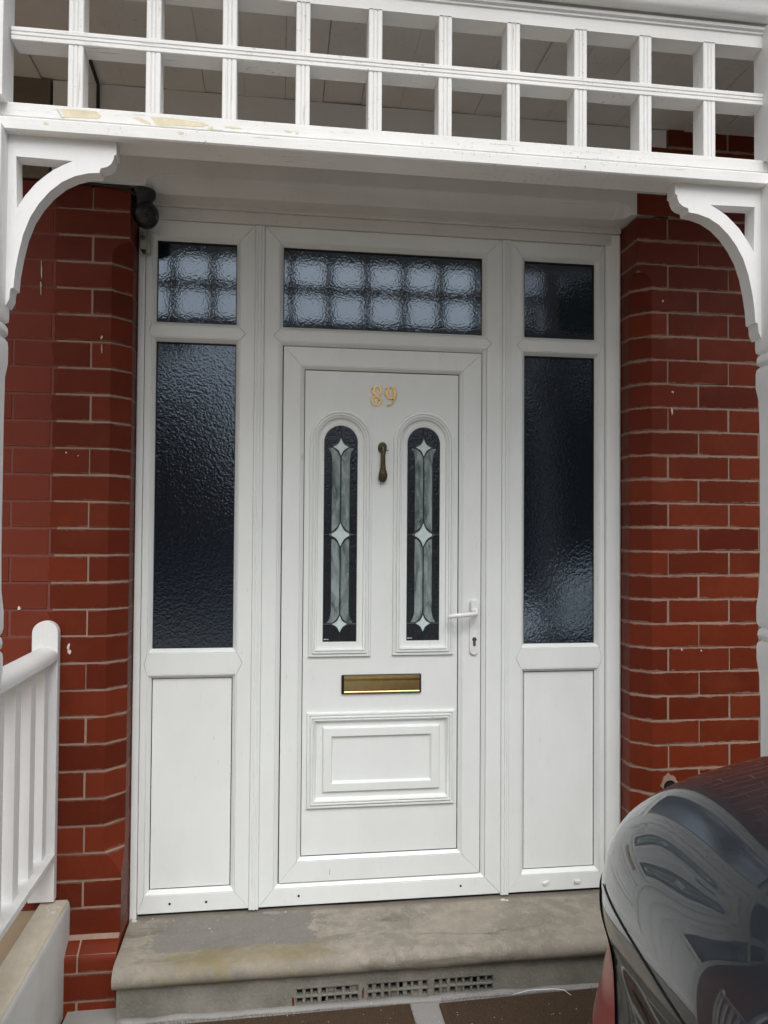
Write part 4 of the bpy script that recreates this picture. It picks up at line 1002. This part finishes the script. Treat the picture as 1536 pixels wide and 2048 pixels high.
# tail lamps wrap the two rear corners
def in_lamp(k, i):
    x, y, z = grid[k][i]
    return False
body = MB(); lampL = MB(); lampR = MB()
for row in grid: body.v += row
faces_l = {1: [], -1: []}
for k in range(NL):
    for i in range(NO):
        j = (i + 1) % NO; q = [k * NO + i, k * NO + j, (k + 1) * NO + j, (k + 1) * NO + i]
        if in_lamp(k, i) and in_lamp(k, j) and in_lamp(k + 1, i) and in_lamp(k + 1, j): faces_l[1 if grid[k][i][1] > 0 else -1].append(q)
        else: body.f.append(q)
body.f.append([NL * NO + i for i in range(NO)]); body.f.append([i for i in reversed(range(NO))])
BO = body.build('body', PAINT, CAR, smooth=True)
def tail_pt(z, y, off):
    y = max(-.79, min(.79, y)); k = 0
    while k < NL - 1 and grid[k + 1][0][2] < z: k += 1
    f = (z - grid[k][0][2]) / max(1e-6, grid[k + 1][0][2] - grid[k][0][2]); best = None
    ring = [tuple(lerp(a[m_], b[m_], f) for m_ in range(3)) for a, b in zip(grid[k], grid[k + 1])]
    for i in range(NO):
        a, b = ring[i], ring[(i + 1) % NO]
        if a[0] < 0 and (a[1] - y) * (b[1] - y) <= 0 and a[1] != b[1]:
            t_ = (y - a[1]) / (b[1] - a[1]); best = lerp(a[0], b[0], t_)
    return (best - off, y, z)
for s_ in (1, -1):
    for nm, off, gr, m_ in (('lamp_seal', .0015, .0022, BLACK), ('tail_lamp', .004, 0, LAMP)):
        rows = []
        for k in range(29):
            u = k / 28; z = lerp(.43 - gr, .805 + gr, u); y0_ = lerp(.05, .34, u ** 1.2) - gr
            rows.append([tail_pt(z, s_ * lerp(y0_, .78, (q_ / 18) ** 1.3), off) for q_ in range(19)])
        MB().loft(rows, closed=False).build(nm, m_, CAR, smooth=True)
def seam(pts, name='panel_gap', r=.0022):
    MB().tube(pts, r, 6).build(name, BLACK, CAR)
# boot lid gap: down from the deck on both sides then along the tail
def surf(i, z):  # point of the outline column i at height z
    col = [grid[k][i] for k in range(NL + 1)]
    for a, b in zip(col, col[1:]):
        if a[2] <= z <= b[2] and a[2] != b[2]:
            t_ = (z - a[2]) / (b[2] - a[2]); return tuple(lerp(a[m_], b[m_], t_) for m_ in range(3))
    return col[-1]
seam([tail_pt(.838, .30 - .05 * q_, .0) for q_ in range(20)], r=.0016)
seam([tail_pt(.838 + .012 * q_, -.65, .0) for q_ in range(6)], r=.0016)
# cabin
CV = [(1.12, .14, 0.0), (1.20, .17, .10), (1.30, .215, .24), (1.38, .26, .40), (1.42, .33, .55), (1.435, .48, .72), (1.44, .66, .9)]
NC = 30; cg = []
for k in range(NC + 1):
    z, ins, inr = cr(CV, (len(CV) - 1) * k / NC)
    cg.append([( .15 + u * (1.32 - inr * .95), v_ * (WID / 2 - ins), z) for u, v_ in OUT])
cb = MB(); cg2 = MB()
for row in cg: cb.v += row; cg2.v += row
for k in range(NC):
    for i in range(NO):
        j = (i + 1) % NO; q = [k * NO + i, k * NO + j, (k + 1) * NO + j, (k + 1) * NO + i]
        z = cg[k][i][2]; v_ = abs(OUT[i][1]); u = OUT[i][0]
        glass = z < 1.37 and not (v_ > .80 and abs(u) > .86) and not (abs(u + .1) < .035 and v_ > .9) 
        (cg2 if glass else cb).f.append(q)
cb.f.append([NC * NO + i for i in range(NO)])
cb.build('cabin', PAINT, CAR, smooth=True); cg2.build('window_glass', CGLASS, CAR, smooth=True)
# wheels
for sx in (-1, 1):
    for sy in (-1, 1):
        wx, wy = sx * 1.30 - .02, sy * (WID / 2 - .125)
        Wh = MB().lathe([(.17, -.10), (.285, -.105), (.312, -.085), (.318, 0), (.312, .085), (.285, .105), (.17, .10)], wx, wy, .318, 40, 'y').build('wheel', TYRE, CAR, smooth='auto')
        MB().lathe([(.03, .108 * sy), (.10, .102 * sy), (.18, .090 * sy), (.20, .108 * sy), (.205, .09 * sy)], wx, wy, .318, 40, 'y').build('rim', ALLOY, Wh, smooth='auto')
# number-plate recess bar and bumper strip on the tail
B('bumper_strip', -LEN / 2 + .04, -LEN / 2 + .12, -.55, .55, .20, .26, BLKP, CAR, .006)
B('plate', -LEN / 2 - .012, -LEN / 2 + .04, -.26, .26, .33, .43, plain('plate_yellow', (.65, .45, .03), .4), CAR, .003)

# ------------------------------------------------------------------ across the street (seen in reflections)
def house(x0, x1, y, h, label):
    Hs = thing('terraced_house', label, 'house', ((x0 + x1) / 2, y, GZ))
    wd = (x1 - x0) / 2
    B('wall', -wd, wd, -8, 0, -.3, h, HBRK, Hs, 0)
    MB().loft([[(-wd - .2, .25, h), (-wd - .2, -4, h + 2.3), (-wd - .2, -8.25, h)], [(wd + .2, .25, h), (wd + .2, -4, h + 2.3), (wd + .2, -8.25, h)]], True, True, True).build('roof', ROOFT, Hs)
    n = max(2, int((x1 - x0) / 2.6))
    for i in range(n):
        cx = -wd + (i + .5) * 2 * wd / n
        for zz in (1.0, h - 2.0):
            wf = B('window', cx - .65, cx + .65, -.02, .06, zz, zz + 1.35, WHPL, Hs, .01)
            for s_ in (-1, 1): B('pane', cx + s_ * .31 - .27, cx + s_ * .31 + .27, .055, .07, zz + .08, zz + 1.27, CGLASS, wf, 0)
house(-24, -2.1, -23, 6.0, 'long red brick terrace across the street, left')
house(5.0, 26, -20, 6.0, 'long red brick terrace across the street, right')
house(-14, 22, -52, 5.6, 'distant low red brick terrace closing the view')

TR = thing('street_tree', 'leafy street tree across the drive, seen mirrored in the right glass', 'tree', (5.2, -8.2, GZ))
MB().tube([(0, 0, 0), (.05, .03, 1.2), (0, .05, 2.4), (.1, 0, 4.2)], [.16, .13, .11, .05], 10).build('trunk', BARK, TR, smooth=True)
rnd = random.Random(21); f = MB()
cl_ = [(rnd.uniform(-1.3, 1.3), rnd.uniform(-1.1, 1.1), rnd.uniform(1.6, 6.0), rnd.uniform(.5, .9)) for _ in range(34)]
for i in range(15000):
    cx, cy, cz, r_ = cl_[i % 34]; d = Vector((rnd.gauss(0, 1), rnd.gauss(0, 1), rnd.gauss(0, 1))).normalized() * r_ * rnd.random() ** .4
    p = Vector((cx, cy, cz)) + d; a = Vector((rnd.uniform(-1, 1), rnd.uniform(-1, 1), rnd.uniform(-1, 1))).normalized() * .055; b_ = a.cross(Vector((rnd.uniform(-1, 1), .3, rnd.uniform(-1, 1)))).normalized() * .035
    n = len(f.v); f.v += [p - a, p + b_, p + a, p - b_]; f.f.append([n, n + 1, n + 2, n + 3])
f.build('crown', LEAF, TR)
